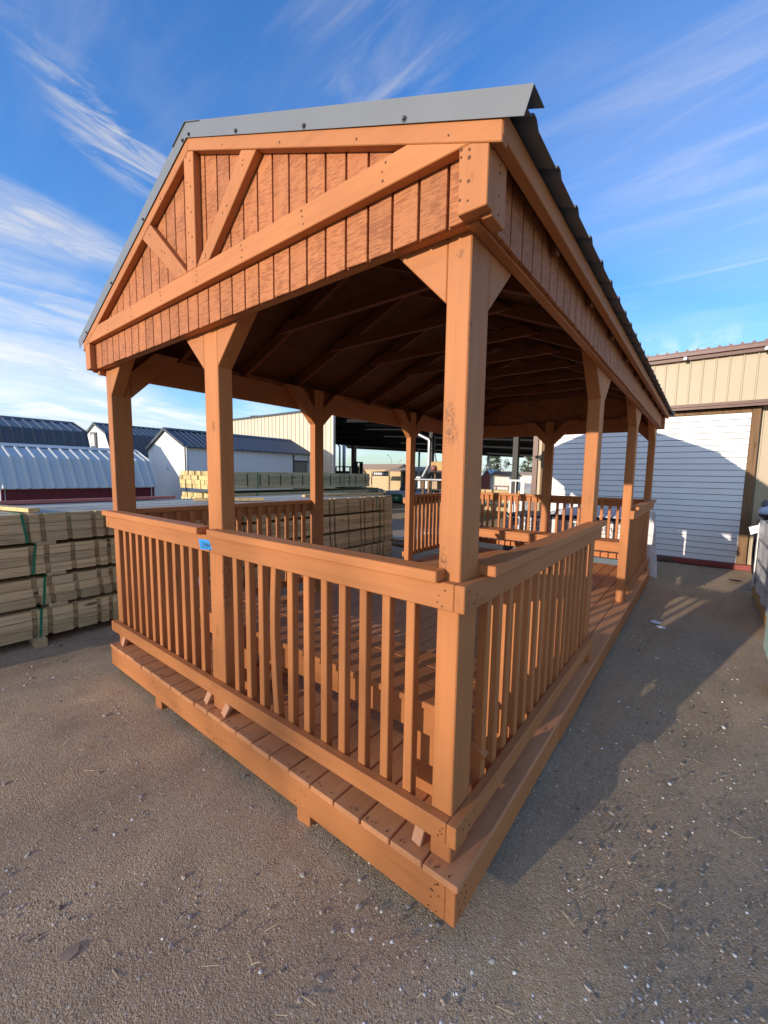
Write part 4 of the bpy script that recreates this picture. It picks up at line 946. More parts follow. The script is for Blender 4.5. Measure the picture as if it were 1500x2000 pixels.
# ------------------------------------------------------------------ right edge
def build_right():
    R = thing('pallet', 'yellow wooden pallet on the gravel at the right edge of the picture', 'pallet', (1.75, 5.4, 0))
    for x in (1.22, 1.75, 2.28): MB().box(x-0.02, x+0.025, 4.42, 6.40, 0.018, 0.125).build('stringer', M['pallet'], R, 0.003)
    for k in range(10): MB().box(1.20, 2.32, 4.42+k*0.203, 4.42+k*0.203+0.14, 0.126, 0.146).build('deck_slat', M['pallet'], R, 0.003)
    for k in (0, 3, 6, 9): MB().box(1.20, 2.32, 4.42+k*0.203, 4.42+k*0.203+0.12, -0.01, 0.0175).build('bottom_slat', M['pallet'], R, 0.003)
    R = thing('wrapped_load', 'grey load in clear plastic wrap standing on the yellow pallet', 'wrapped pack', (1.75, 5.4, 0.15))
    m = MB(); ny, nz = 26, 10
    for j in range(nz+1):
        for i in range(ny+1):
            u, v = i/ny, j/nz
            m.v.append((1.205+0.012*math.sin(23*u+3*v)+random.uniform(-0.006, 0.006)+(0.02 if 0 < j < 8 else 0), 4.40+2.02*u, 0.150+0.93*v))
    m.f = [(j*(ny+1)+i, j*(ny+1)+i+1, (j+1)*(ny+1)+i+1, (j+1)*(ny+1)+i) for j in range(nz) for i in range(ny)]
    m.f = [tuple(reversed(f)) for f in m.f]
    m.build('wrap', M['wrap'], R, smooth=True)
    MB().box(1.26, 2.30, 4.42, 6.40, 0.148, 1.06).build('stacked_sheets', M['steel'], R, 0.006)
    for z in (0.30, 0.52, 0.80): MB().box(1.198, 1.203, 4.42, 6.40, z, z+0.02).build('band', M['steel'], R)
    MB().prism([(4.43, 0.15), (4.50, 0.15), (4.50, 1.08), (4.43, 1.08)], 'x', 1.188, 1.199).build('edge_guard', M['cream'], R)
    MB().box(1.188, 1.199, 6.30, 6.40, 0.15, 1.02).build('edge_guard', M['whitepaint'], R)
    tg = MB().add([(1.185, 6.35, 0.99), (1.09, 6.36, 0.95), (1.115, 6.30, 0.85), (1.20, 6.29, 0.90), (1.185, 6.353, 0.99), (1.09, 6.363, 0.95), (1.115, 6.303, 0.85), (1.20, 6.293, 0.90)], [(0, 1, 2, 3), (7, 6, 5, 4), (0, 4, 5, 1), (1, 5, 6, 2), (2, 6, 7, 3), (3, 7, 4, 0)])
    tg.build('paper_tag', M['paper'], R)
    R = thing('panel_crate', 'mint green edged panel standing at the right picture edge nearest the camera', 'panel', (1.4, 3.1, 0))
    MB().box(1.030, 1.060, 2.85, 3.20, 0.27, 1.25).build('green_edge', M['mint'], R, 0.004)
    MB().box(1.0605, 1.90, 2.86, 3.19, 0.24, 1.24).build('panels', M['wrap'], R, 0.004)
    for y in (2.9, 3.12): MB().box(1.10, 1.85, y-0.03, y+0.03, -0.02, 0.239).build('foot', M['pallet'], R)
    R = thing('trailer', 'red and black trailer bed with a big tyre beside the door frame', 'trailer', (2.3, 7.6, 0))
    MB().box(1.33, 3.4, 7.35, 8.2, 1.00, 1.055).build('bed_rail', M['black'], R, 0.004)
    MB().box(1.40, 3.4, 7.38, 8.15, 0.80, 0.999).build('bed_side', M['red'], R, 0.004)
    ty = MB(); pr = [(0.20, 0.0), (0.40, 0.0), (0.44, 0.03), (0.45, 0.11), (0.44, 0.19), (0.40, 0.22), (0.20, 0.22)]
    nn = 28
    for r, x in pr:
        for i in range(nn): a = 2*math.pi*i/nn; ty.v.append((1.29+x, 7.75+r*math.cos(a), 0.46+r*math.sin(a)))
    ty.f = [(j*nn+i, (j+1)*nn+i, (j+1)*nn+(i+1) % nn, j*nn+(i+1) % nn) for j in range(len(pr)-1) for i in range(nn)]
    w = ty.build('tyre', M['black'], R, smooth=True)
    MB().cyl((1.31, 7.75, 0.46), (1.50, 7.75, 0.46), 0.21, 18).build('rim', M['steel'], w)
    MB().box(1.52, 1.60, 7.70, 7.80, 0.42, 0.80).build('axle_mount', M['black'], R)
    fd = MB()
    for i in range(9):
        a0, a1 = math.pi*(0.15+0.7*i/9), math.pi*(0.15+0.7*(i+1)/9)
        fd.add([(1.30, 7.75+0.50*math.cos(a), 0.46+0.50*math.sin(a)) for a in (a0, a1)] + [(1.52, 7.75+0.50*math.cos(a), 0.46+0.50*math.sin(a)) for a in (a1, a0)]
               + [(1.30, 7.75+0.515*math.cos(a), 0.46+0.515*math.sin(a)) for a in (a0, a1)] + [(1.52, 7.75+0.515*math.cos(a), 0.46+0.515*math.sin(a)) for a in (a1, a0)],
               [(3, 2, 1, 0), (4, 5, 6, 7), (0, 1, 5, 4), (1, 2, 6, 5), (2, 3, 7, 6), (3, 0, 4, 7)])
    fd.build('fender', M['steel'], R)
    R = thing('gas_tank', 'white domed gas tank with a dark valve standing on the trailer', 'gas tank', (1.50, 7.75, 1.056))
    MB().lathe([(0.15, 0.0), (0.16, 0.02), (0.155, 0.06), (0.12, 0.11), (0.06, 0.14), (0.03, 0.145)], (1.44, 7.75, 1.0565), 22).build('shell', M['blueish'], R, smooth=True)
    MB().lathe([(0.035, 0.0), (0.05, 0.02), (0.05, 0.07), (0.03, 0.085), (0.03, 0.11)], (1.36, 7.75, 1.17), 12).build('valve', M['greydoor'], R, smooth=True)
    o = MB().lathe([(0.03, 0), (0.045, 0.03), (0.03, 0.10), (0.012, 0.13), (0.012, 0.17)], (1.36, 8.15, 0.09), 10).build('bottle', M['postwood'], None, smooth=True, org=(1.36, 8.15, 0)); tag(o, 'small brown bottle on the red door rail end', 'bottle')
build_right()
def scrap(name, label, cat, pts, z, mat):
    m = MB(); m.prism(pts, 'z', z, z+0.003); o = m.build(name, mat, None, org=(pts[0][0], pts[0][1], 0)); tag(o, label, cat)
scrap('paper_scrap', 'larger white paper scrap on the gravel right of the deck', 'paper scrap', [(0.19, 4.16), (0.27, 4.12), (0.30, 4.20), (0.22, 4.25)], 0.006, M['paper'])
scrap('paper_scrap', 'smaller white paper scrap just in front of the larger one', 'paper scrap', [(0.25, 4.02), (0.34, 4.00), (0.35, 4.06), (0.27, 4.07)], 0.006, M['paper'])
scrap('wood_chip', 'flat grey-brown wood chip lying at the lower left of the gravel', 'wood chip', [(-1.005, -0.825), (-0.982, -0.842), (-0.962, -0.822), (-0.968, -0.792), (-0.99, -0.782), (-1.008, -0.80)], 0.002, M['chip'])
scrap('rag', 'small black rag on the ground in front of the red door rail', 'rag', [(0.98, 7.22), (1.08, 7.18), (1.14, 7.25), (1.10, 7.32), (1.00, 7.30)], 0.012, M['black'])

# ------------------------------------------------------------------ far yard
def build_yard():
    R = thing('forklift', 'black forklift with roll cage and mast parked under the canopy edge', 'forklift', (-17.8, 18, 0))
    MB().box(-18.7, -17.0, 17.9, 18.9, 0.45, 1.05).build('chassis', M['machine'], R, 0.03)
    MB().box(-18.75, -18.1, 17.95, 18.85, 1.06, 1.75).build('counterweight', M['machine'], R, 0.04)
    m = MB()
    for x in (-18.6, -17.35):
        for y in (18.0, 18.8): m.bar((x, y, 1.05), (x, y, 2.0), 0.07, 0.07)
    for y in (18.0, 18.8): m.bar((-18.7, y, 2.02), (-17.3, y, 2.02), 0.07, 0.06)
    for x in np.linspace(-18.6, -17.4, 6): m.bar((x, 18.0, 2.03), (x, 18.8, 2.03), 0.05, 0.04)
    m.build('roll_cage', M['machine'], R)
    m = MB()
    for y in (18.15, 18.65):
        for x in (-17.05, -16.9): m.bar((x, y, 0.1), (x, y, 2.35), 0.07, 0.09)
    for z in (0.6, 1.3, 2.3): m.bar((-16.97, 18.1, z), (-16.97, 18.7, z), 0.06, 0.08)
    m.build('mast', M['machine'], R)
    MB().box(-18.05, -17.65, 18.2, 18.6, 1.06, 1.55).build('seat', M['black'], R, 0.04)
    for x in (-18.4, -17.2):
        for y in (17.84, 18.78): MB().cyl((x, y, 0.36), (x, y+0.18, 0.36), 0.37, 16).build('wheel', M['black'], R)
    m = MB(); [m.bar((-16.85, y, 0.12), (-15.9, y, 0.12), 0.10, 0.05) for y in (18.2, 18.6)]; m.build('fork', M['machine'], R)
    R = thing('container', 'low sage green bin standing beyond the lumber stack', 'bin', (-14.1, 15.3, 0))
    MB().box(-14.97, -13.35, 15.0, 15.9, 0.0, 0.80).build('body', M['greenbox'], R, 0.01); MB().box(-15.0, -13.30, 14.97, 15.93, 0.801, 0.86).build('lid', M['greenbox'], R, 0.01)
    MB().bar((-14.5, 14.985, 0.45), (-14.1, 14.985, 0.80), 0.02, 0.03, (0, 1, 0)).build('latch_bar', M['machine'], R)
    R = thing('gas_tank', 'white horizontal gas tank on a brown cradle right of the green bin', 'gas tank', (-13.5, 16.1, 0))
    MB().cyl((-14.1, 16.1, 0.67), (-13.25, 16.1, 0.67), 0.14, 18).build('tank', M['whitepaint'], R, smooth=False)
    MB().lathe([(0.14, 0.0), (0.12, 0.06), (0.05, 0.10)], (0, 0, 0), 16)
    MB().cyl((-13.249, 16.1, 0.67), (-13.08, 16.1, 0.67), 0.135, 18, 0.06).build('tank_end', M['steel'], R)
    MB().box(-14.1, -13.1, 15.95, 16.25, 0.38, 0.53).build('cradle', M['brown'], R)
    for x in (-13.95, -13.3): MB().box(x-0.05, x+0.05, 16.0, 16.2, -0.02, 0.379).build('leg', M['machine'], R)
    for k, x in enumerate((-15.3, -15.55)):
        o = MB().lathe([(0.0, 0), (0.11, 0.01), (0.12, 0.6), (0.10, 0.72), (0.04, 0.80), (0.04, 0.88)], (x, 14.6+0.25*k, 0), 14).build('gas_cylinder', [M['whitepaint'], M['steel']][k], None, smooth=True, org=(x, 14.6, 0))
        tag(o, ['white gas bottle left of the green bin', 'grey gas bottle left of the white one near the green bin'][k], 'gas cylinder')
    R = thing('flatbed', 'low blue-grey wrapped platform with a green printed panel beyond the lumber', 'platform', (-11.8, 17.4, 0))
    MB().box(-13.67, -9.6, 17.0, 18.2, 0.12, 0.67).build('body', M['blueish'], R, 0.02)
    MB().box(-13.7, -9.6, 16.98, 18.22, 0.03, 0.119).build('base', M['machine'], R)
    g = MB().box(-13.25, -12.50, 16.985, 16.997, 0.13, 0.50).build('green_panel', M['greensign'], R)
    m = MB(); m.prism([(-12.89, 0.20), (-12.86, 0.20), (-12.86, 0.40), (-12.89, 0.40)], 'y', 16.978, 16.984)
    m.prism([(-12.86, 0.22), (-12.76, 0.27), (-12.72, 0.37), (-12.80, 0.32)], 'y', 16.978, 16.984); m.prism([(-12.89, 0.22), (-12.99, 0.27), (-13.03, 0.37), (-12.95, 0.32)], 'y', 16.978, 16.984)
    m.build('emblem', M['paper'], g)
    for x in (-11.2, -10.5): MB().box(x, x+0.42, 16.985, 16.997, 0.17, 0.27).build('side_label', M['greensign'], R)
    o = MB().prism([(-13.65, 0.67), (-13.40, 1.13), (-12.6, 1.13), (-12.4, 0.67)], 'y', 18.25, 18.9).build('dark_cover', M['greydoor'], None, 0.02, org=(-13, 18.5, 0)); tag(o, 'dark slanted cover standing behind the blue-grey platform', 'cover')
    # saw bench with duct
    R = thing('workbench', 'cluttered saw bench with boards and drums under it in the pole barn', 'workbench', (-7.7, 12.3, 0))
    MB().box(-8.45, -7.0, 12.0, 12.8, 1.385, 1.445).build('bench_top', M['steel'], R, 0.006)
    for x in (-8.38, -7.70, -7.08):
        for y in (12.06, 12.72): MB().box(x-0.04, x+0.04, y-0.04, y+0.04, -0.02, 1.384).build('leg', M['postwood'], R)
    MB().box(-8.34, -7.12, 12.1, 12.7, 1.02, 1.07).build('shelf', M['machine'], R)
    for k, (x, mt) in enumerate(((-8.22, M['whitepaint']), (-8.05, M['postwood']), (-7.88, M['whitepaint']))): MB().cyl((x, 12.2, 1.071), (x, 12.2, 1.36), 0.07, 12).build('drum', mt, R)
    MB().box(-7.66, -7.40, 12.15, 12.5, 1.071, 1.375).build('plywood_box', M['tanroof'], R)
    MB().box(-8.4, -8.2, 12.2, 12.5, 1.446, 1.52).build('saw', M['whitepaint'], R, 0.02); MB().box(-8.1, -7.9, 12.2, 12.5, 1.446, 1.49).build('sander', M['machine'], R, 0.02)
    R = thing('dust_duct', 'grey bent dust extraction pipe running from roof to saw bench', 'pipe', (-8.9, 14, 0))
    MB().tube([(-9.25, 13.6, 3.30), (-8.7, 13.6, 3.05), (-8.7, 13.6, 2.0), (-9.05, 13.6, 1.42)], 0.07, 10).build('pipe', M['steel'], R)
    MB().tube([(-8.3, 13.4, 3.2), (-8.3, 13.4, 2.5), (-8.2, 13.4, 2.05)], 0.02, 6).build('hose', M['black'], R)
    MB().tube([(-8.45, 13.4, 3.2), (-8.42, 13.4, 2.6), (-8.55, 13.4, 2.58)], 0.02, 6).build('hose', M['black'], R)
    R = thing('hopper', 'yellow machine hopper on a dark shelf behind the corner post', 'machine', (-7.95, 13, 0))
    MB().box(-8.23, -7.5, 13.0, 13.5, 1.76, 2.12).build('hopper_body', M['yellow'], R, 0.02); MB().box(-8.25, -7.45, 12.95, 13.55, 1.70, 1.755).build('shelf', M['machine'], R)
    for x in (-8.15, -7.55): MB().bar((x, 13.25, -0.02), (x, 13.25, 1.70), 0.07, 0.07, (0, 1, 0)).build('support', M['postwood'], R)
    MB().lathe([(0.08, 0), (0.11, 0.08), (0.09, 0.18), (0.04, 0.22)], (-8.05, 12.93, 1.757), 12).build('motor', M['pink'], R, smooth=True)
    # far sheds
    def small(name, lab, x0, x1, y, dpt, ze, zr, wm, rm, ridge='x', z0=0.05):
        R = thing(name, lab, 'shed', ((x0+x1)/2, y+dpt/2, 0), 'small sheds on the far side of the yard')
        if ridge == 'x':
            MB().prism([(y, z0), (y+dpt, z0), (y+dpt, ze), (y+dpt/2, zr-0.05), (y, ze)], 'x', x0, x1).build('wall', wm, R)
            for a, b in ((y-0.1, y+dpt/2), (y+dpt+0.1, y+dpt/2)):
                MB().prism([(a, ze-0.02), (b, zr), (b, zr+0.05), (a, ze+0.03)], 'x', x0-0.1, x1+0.1).build('roof', rm, R)
        else:
            mx = (x0+x1)/2
            MB().prism([(x0, z0), (x1, z0), (x1, ze), (mx, zr-0.05), (x0, ze)], 'y', y, y+dpt).build('wall', wm, R)
            for a in (x0-0.1, x1+0.1): MB().prism([(a, ze-0.02), (mx, zr), (mx, zr+0.05), (a, ze+0.03)], 'y', y-0.1, y+dpt+0.1).build('roof', rm, R)
        nb = int((x1-x0)/0.28); planks(MB(), x0, x1, y, z0, ze-0.03, max(4, nb), 0.02).build('siding_boards', wm, R, kind='stuff')
        return R
    a = small('garden_shed', 'tan shed with a grey double door under a pointed porch', -28.2, -22.7, 30, 2.6, 2.02, 2.55, M['tanshed'], M['tanroof'])
    MB().prism([(-27.38, 0.1), (-26.40, 0.1), (-26.40, 1.70), (-26.89, 2.08), (-27.38, 1.70)], 'y', 29.72, 29.97).build('door', M['greydoor'], a)
    MB().prism([(-27.55, 1.62), (-26.89, 2.14), (-26.23, 1.62), (-26.89, 2.24)], 'y', 29.6, 29.98).build('porch_roof', M['tanroof'], a)
    wf = MB().box(-28.1, -27.6, 29.95, 29.975, 0.95, 1.5).build('window', M['whitepaint'], a)
    for dx in (0.05, 0.28):
        for dz in (0.05, 0.29): MB().box(-28.1+dx, -28.1+dx+0.17, 29.94, 29.949, 0.95+dz, 0.95+dz+0.21).build('pane', M['glass'], wf)
    small('garden_shed', 'blue-grey gabled shed peeping over the tan sheds', -29.2, -26.6, 35, 2.4, 1.75, 2.40, M['bluegrey'], M['bluegrey'], 'y')
    small('garden_shed', 'tan boarded shed directly behind the black lettered banner', -22.3, -20.55, 28, 2.4, 1.86, 2.1, M['tanshed'], M['tanroof'])
    small('garden_shed', 'grey-tan shed with a tan roof right of the banner', -20.35, -16.7, 28.3, 2.6, 1.86, 2.25, M['greytan'], M['tanroof'])
    small('garden_shed', 'pinkish red barn shed with a pale blue roof right of the corner post', -12.1, -11.15, 26, 1.6, 1.32, 1.98, M['salmon'], M['blueish'], 'y', 0.3)
    small('garden_shed', 'cream shed with a tan roof right of the pinkish barn shed', -10.5, -9.2, 24, 1.8, 1.58, 1.86, M['cream'], M['tanroof'], 'x', 0.3)
    small('garden_shed', 'long pale shed far behind the white mesh gate', -16.2, -12.4, 42, 2.4, 1.72, 2.02, M['cream'], M['tanroof'])
    R = thing('banner', 'black banner with white lettering hung between two poles in the far yard', 'sign', (-21.4, 26, 0))
    MB().prism([(-22.25, 1.42), (-20.45, 1.42), (-20.45, 1.84), (-22.10, 1.80)], 'y', 26.0, 26.03).build('cloth', M['machine'], R)
    m = MB()
    for k in range(5):
        x = -22.02+k*0.235; m.prism([(x, 1.53), (x+0.15, 1.52), (x+0.19, 1.70), (x+0.03, 1.71)], 'y', 25.985, 25.999)
    m.build('white_glyph', M['paper'], R)
    m = MB(); m.box(-20.82, -20.50, 25.985, 25.999, 1.64, 1.69); m.box(-20.82, -20.50, 25.985, 25.999, 1.55, 1.58); m.build('white_line', M['paper'], R)
    for x in (-22.3, -20.4): MB().cyl((x, 26.05, -0.02), (x, 26.05, 1.85), 0.03, 6).build('pole', M['postwood'], R)
    def lamp(x, y, h, ax, lab):
        R = thing('street_lamp', lab, 'street lamp', (x, y, 0), 'street lamps along the far road')
        MB().cyl((x, y, -0.1), (x, y, h-0.9), 0.09, 8, 0.06).build('pole', M['steel'], R)
        MB().tube([(x, y, h-0.9), (x+ax*0.35, y, h-0.35), (x+ax*0.9, y, h)], 0.045, 6).build('arm', M['steel'], R)
        MB().box(x+ax*0.85-0.16, x+ax*0.85+0.16, y-0.1, y+0.1, h-0.03, h+0.07).build('lamp_head', M['greydoor'], R, 0.02)
    lamp(-46.1, 60, 5.1, -1, 'nearer grey street lamp with arm to the left above the tan sheds')
    lamp(-49.2, 66, 4.4, 1, 'fainter grey street lamp just right of the nearer one')
    lamp(-34.7, 84, 6.9, 1, 'thin grey street lamp between the two far trees')
    R = thing('road_sign', 'green road sign on a curved grey pole above the far sheds', 'sign', (-47.3, 60, 0))
    MB().box(-50.95, -49.75, 60.0, 60.06, 2.95, 3.45).build('panel', M['greensign'], R); MB().box(-50.75, -50.25, 59.985, 59.999, 3.02, 3.32).build('white_patch', M['paper'], R)
    MB().tube([(-47.3, 60.1, -0.1), (-47.4, 60.1, 2.2), (-47.7, 60.1, 2.9), (-48.3, 60.1, 3.15), (-49.8, 60.1, 3.1)], 0.10, 8).build('pole', M['steel'], R)
    def tree(x, y, h, r, lab):
        R = thing('tree', lab, 'tree', (x, y, 0), 'trees on the skyline')
        MB().cyl((x, y, -0.1), (x, y, h*0.75), 0.22, 8, 0.06).build('trunk', M['bark'], R)
        m = MB()
        for k in range(9):
            a = k*2.4; z = h*(0.28+0.07*k); m.cyl((x, y, z), (x+r*0.7*math.cos(a)*(1-0.07*k), y+r*0.7*math.sin(a)*(1-0.07*k), z+h*0.10), 0.06, 5, 0.02)
        m.build('limbs', M['bark'], R)
        m = MB()
        for k in range(75):
            u = random.random(); z = h*(0.25+0.75*u); rr = r*math.sqrt(random.random())*(1.05-0.75*u)*random.uniform(0.7, 1.25); a = random.uniform(0, 6.28)
            cx, cy_, cs = x+rr*math.cos(a), y+rr*math.sin(a), random.uniform(0.25, 0.60)
            for q in range(34):
                d = Vector((random.gauss(0, 1), random.gauss(0, 1), random.gauss(0, 0.7)))*cs*0.55
                n1 = Vector((random.gauss(0, 1), random.gauss(0, 1), random.gauss(0, 1))).normalized(); n2 = n1.orthogonal().normalized(); s = random.uniform(0.07, 0.16)
                p0 = Vector((cx, cy_, z))+d; m.add([p0-n1*s, p0+n2*s*0.6, p0+n1*s, p0-n2*s*0.6], [(0, 1, 2, 3)])
        m.build('crown', M['leaf'], R)
    tree(-30.2, 70, 5.6, 2.1, 'bushy green tree on the skyline left of the dark barn post')
    tree(-24.2, 71, 5.9, 2.4, 'bushy green tree on the skyline right of the dark barn post')
    # things right of the corner post
    R = thing('wall_fan', 'round black cage fan bracketed to the dark barn post', 'fan', (-4.95, 12.9, 2.0))
    m = MB(); nn = 20
    cen = Vector((-5.02, 12.86, 2.03)); e1 = Vector((0.8, -0.6, 0)); e2 = Vector((0, 0, 1))
    for rr in (0.07, 0.13, 0.17): m.tube([cen+e1*rr*math.cos(2*math.pi*i/nn)+e2*rr*math.sin(2*math.pi*i/nn) for i in range(nn+1)], 0.006, 5)
    for i in range(10): a = math.pi*2*i/10; m.cyl(cen, cen+e1*0.17*math.cos(a)+e2*0.17*math.sin(a), 0.004, 4)
    m.build('cage', M['machine'], R)
    m = MB()
    for i in range(3):
        a = 2*math.pi*i/3; m.add([cen+e1*0.02, cen+e1*0.14*math.cos(a)+e2*0.14*math.sin(a), cen+e1*0.13*math.cos(a+0.6)+e2*0.13*math.sin(a+0.6)+Vector((0.01, 0.02, 0))], [(0, 1, 2), (2, 1, 0)])
    m.build('blades', M['machine'], R)
    MB().cyl(cen+Vector((0.02, 0.03, 0)), cen+Vector((0.10, 0.06, 0)), 0.05, 10).build('motor', M['machine'], R)
    MB().tube([cen+Vector((0.08, 0.05, 0)), (-4.83, 12.95, 1.98)], 0.014, 6).build('bracket', M['machine'], R)
    for k, z in enumerate((0.06, 0.42, 0.74)):
        R = thing('lumber_bundle', ['lowest', 'middle', 'topmost'][k]+' of the three pale lumber bundles seen over the back railing', 'lumber bundle', (-6.6, 16.3, z), 'pale lumber bundles beyond the back railing')
        for j in range(3):
            for i in range(4): MB().box(-7.6+random.uniform(0, .05), -5.6, 16.0+i*0.15, 16.147+i*0.15, z+j*0.081, z+j*0.081+0.079).build('board', M['pinex'], R)
        for x in (-7.2, -6.0): MB().box(x-0.02, x+0.02, 15.985, 15.999, z, z+0.24).build('strap', M['bark'], R)
    R = thing('mesh_gate', 'white tubular frame with expanded metal mesh standing beyond the back railing', 'gate', (-3.3, 10, 0))
    def frame(x0, x1, z1, nm):
        m = MB(); w = 0.045
        m.box(x0, x0+w, 10.0, 10.04, -0.02, z1); m.box(x1-w, x1, 10.0, 10.04, -0.02, z1); m.box(x0+w, x1-w, 10.0, 10.04, z1-w, z1); m.box(x0+w, x1-w, 10.0, 10.04, 0.25, 0.25+w)
        m.build(nm, M['whitepaint'], R)
    frame(-3.76, -3.40, 1.50, 'frame'); frame(-3.39, -2.72, 1.585, 'frame')
    MB().box(-3.60, -3.58, 10.005, 10.03, 0.30, 1.45).build('mid_bar', M['whitepaint'], R)
    m = MB()
    for s in (1, -1):
        for k in range(-14, 40):
            c = -3.345+k*0.045*1.0
            # wires z = 0.30 + s*(x - c)*0.6 clipped to the panel
            pts = []
            for x in (-3.345, -2.765):
                pts.append((x, 0.295+(s*(x-c)*0.6)+(0.0 if s > 0 else 1.24*0 )))
            (xa, za), (xb, zb) = pts
            def clip(xa, za, xb, zb):
                t0, t1 = 0.0, 1.0; dz = zb-za
                for lim, sg in ((0.295, 1), (1.54, -1)):
                    fa = sg*(za-lim); fb = sg*(zb-lim)
                    if fa < 0 and fb < 0: return None
                    if fa < 0: t0 = max(t0, fa/(fa-fb))
                    if fb < 0: t1 = min(t1, fa/(fa-fb))
                return None if t0 >= t1 else ((xa+(xb-xa)*t0, za+dz*t0), (xa+(xb-xa)*t1, za+dz*t1))
            for sh in (0.0, 0.45, 0.9, -0.45):
                r_ = clip(xa, za+sh, xb, zb+sh)
                if r_ and k % 2 == 0 and -2 < k < 14: m.bar((r_[0][0], 10.02, r_[0][1]), (r_[1][0], 10.02, r_[1][1]), 0.008, 0.010, (0, 1, 0))
    m.build('mesh', M['whitepaint'], R, kind='stuff')
    o = MB().cyl((-3.3, 11.3, 0.98), (-2.75, 11.3, 0.98), 0.20, 20).build('storage_tank', M['galv'], None, smooth=False, org=(-3.0, 11.3, 0)); tag(o, 'shiny pale tank lying behind the white mesh gate', 'tank')
    for x in (-3.2, -2.85): pass
    o = MB().box(-3.35, -2.72, 11.12, 11.48, -0.02, 0.775).build('tank_stand', M['cream'], None, org=(-3.0, 11.3, 0)); tag(o, 'pale box stand under the tank behind the white gate', 'stand')
    for k, x in enumerate((-3.68, -3.62)): 
        if k == 0:
            o = MB().lathe([(0.045, 0), (0.05, 0.02), (0.05, 0.28), (0.03, 0.34), (0.015, 0.40)], (x, 10.3, 0.80), 10).build('gas_bottle', M['salmon'], None, smooth=True, org=(x, 10.3, 0)); tag(o, 'pink gas bottle behind the left panel of the white gate', 'gas cylinder')
    o = MB().box(-3.80, -3.50, 10.22, 10.5, -0.02, 0.799).build('crate', M['cream'], None, org=(-3.6, 10.3, 0)); tag(o, 'cream crate carrying the pink gas bottle', 'crate')
    R = thing('sawhorse', 'dark rusty sawhorse by the cream shed beyond the back railing', 'sawhorse', (-7.8, 20, 0))
    MB().box(-8.6, -7.5, 20.0, 20.1, 1.0, 1.08).build('beam', M['brown'], R)
    for x in (-8.4, -7.7): MB().bar((x, 19.85, -0.02), (x, 20.05, 1.0), 0.06, 0.06, (1, 0, 0)).build('leg', M['brown'], R); MB().bar((x, 20.25, -0.02), (x, 20.05, 1.0), 0.06, 0.06, (1, 0, 0)).build('leg', M['brown'], R)
    for k, (x, y, w, lab) in enumerate(((-4.5, 7.4, 0.5, 'low weathered timber offcut stack past the lumber stack end'), (-4.6, 6.2, 0.7, 'grey weathered plank pile at the far end of the lumber stack'))):
        R = thing('plank_pile', lab, 'plank pile', (x, y, 0))
        for j in range(3): MB().bar((x-w, y+0.06*j, 0.03+0.05*j), (x+w*0.6, y+0.25*j, 0.03+0.05*j), 0.14, 0.04).build('plank', M['lum_top'] if j == 2 else M['postwood'], R, 0.003)
build_yard()

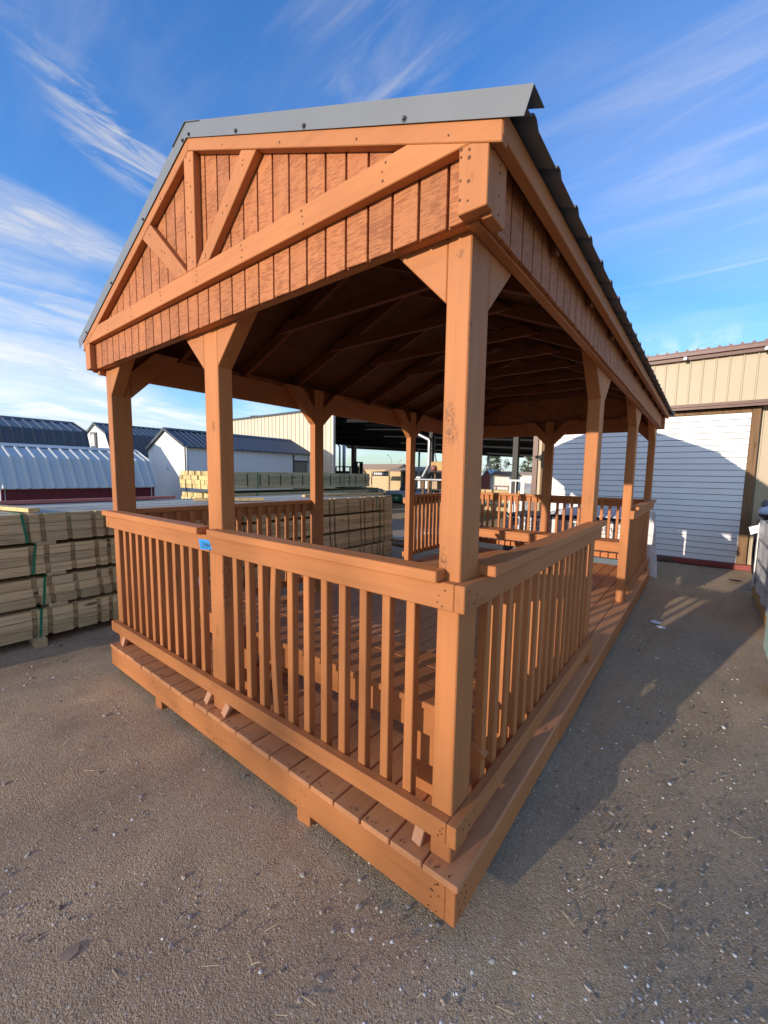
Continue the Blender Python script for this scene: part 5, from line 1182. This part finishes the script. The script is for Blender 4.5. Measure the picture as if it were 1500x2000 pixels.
# ------------------------------------------------------------------ pebbles and straw
def build_pebbles():
    ico_v = []; ph = (1+5**0.5)/2
    for a, b in ((1, ph), (-1, ph), (1, -ph), (-1, -ph)): ico_v += [(a, b, 0), (0, a, b), (b, 0, a)]
    V = np.array(ico_v); V /= np.linalg.norm(V[0])
    bm = bmesh.new(); bv = [bm.verts.new(p) for p in V]; bmesh.ops.convex_hull(bm, input=bv); bm.verts.index_update()
    F = np.array([[v.index for v in f.verts] for f in bm.faces]); V = np.array([v.co[:] for v in bm.verts]); bm.free()
    def scatter(n, name, mat, smin, smed, smax, rmax=8.0, label=None):
        r = 0.35*np.exp(rng.uniform(0, math.log(rmax/0.35), n)); a = rng.uniform(0, 2*math.pi, n)
        x = CAM.x+r*np.cos(a); y = CAM.y+r*np.sin(a)
        # patchiness
        keep = (np.sin(x*2.3+1.7*np.sin(y*1.9))+np.sin(y*2.7+1.3*np.sin(x*1.5))+rng.normal(0, 1.1, n)) > -1.7
        fx = (x-CAM.x)*fw.x+(y-CAM.y)*fw.y
        keep &= fx > -0.2
        keep &= ~((x > -3.0) & (x < -0.06) & (y > 0.06) & (y < 6.0)) & ~((x < -4.2) & (y > -1.7) & (y < 5))
        x, y, r = x[keep], y[keep], r[keep]; k = len(x)
        s = np.clip(smed*np.exp(rng.normal(0, 0.50, k)), smin, smax)*np.clip(0.75+0.13*r, 0.8, 1.6)
        P = V[None]*(1+rng.normal(0, 0.16, (k, len(V), 1)))
        P = P*np.stack([s, s*rng.uniform(0.55, 1.0, k), s*rng.uniform(0.35, 0.75, k)], -1)[:, None, :]
        an = rng.uniform(0, 6.28, k); ca, sa = np.cos(an)[:, None], np.sin(an)[:, None]
        X = P[..., 0]*ca-P[..., 1]*sa+x[:, None]; Y = P[..., 0]*sa+P[..., 1]*ca+y[:, None]; Z = P[..., 2]+(s*0.12-0.009)[:, None]
        vs = np.stack([X, Y, Z], -1).reshape(-1, 3)
        fs = (F[None]+(np.arange(k)*len(V))[:, None, None]).reshape(-1, 3)
        me = bpy.data.meshes.new(name); me.from_pydata(vs.tolist(), [], fs.tolist()); me.materials.append(mat)
        o = bpy.data.objects.new(name, me); C.objects.link(o); o['kind'] = 'stuff'; o['label'] = label; o['category'] = 'pebbles'
    scatter(20000, 'grey_pebbles', M['rock_grey'], 0.0016, 0.0037, 0.0125, label='grey pebbles scattered over the dirt')
    scatter(18000, 'tan_pebbles', M['rock_tan'], 0.0016, 0.0036, 0.012, label='tan and brown pebbles scattered over the dirt')
    scatter(12000, 'dark_pebbles', M['rock_dark'], 0.0016, 0.0035, 0.012, label='dark slate pebbles scattered over the dirt')
    scatter(15000, 'white_pebbles', M['rock_white'], 0.0014, 0.0032, 0.0095, label='small white pebbles scattered over the dirt')
    scatter(2600, 'small_stones', M['rock_stone'], 0.0042, 0.0062, 0.014, rmax=6.0, label='larger pale grey stones half set in the dirt')
    m = MB()
    for _ in range(700):
        r = 0.45*math.exp(random.uniform(0, math.log(16))); a = random.uniform(0, 6.28); x, y = CAM.x+r*math.cos(a), CAM.y+r*math.sin(a)
        if (-3.0 < x < -0.05 and 0.05 < y < 6.0): continue
        ln = random.uniform(0.012, 0.06); b = random.uniform(0, 3.14); dx, dy = ln*math.cos(b), ln*math.sin(b)
        m.bar((x-dx/2, y-dy/2, -0.001), (x+dx/2, y+dy/2, random.uniform(0.0, 0.006)), random.uniform(0.001, 0.003), 0.0012)
    o = m.build('straw', M['straw'], kind='stuff'); o['label'] = 'bits of dry straw and splinters on the dirt'; o['category'] = 'straw'
build_pebbles()
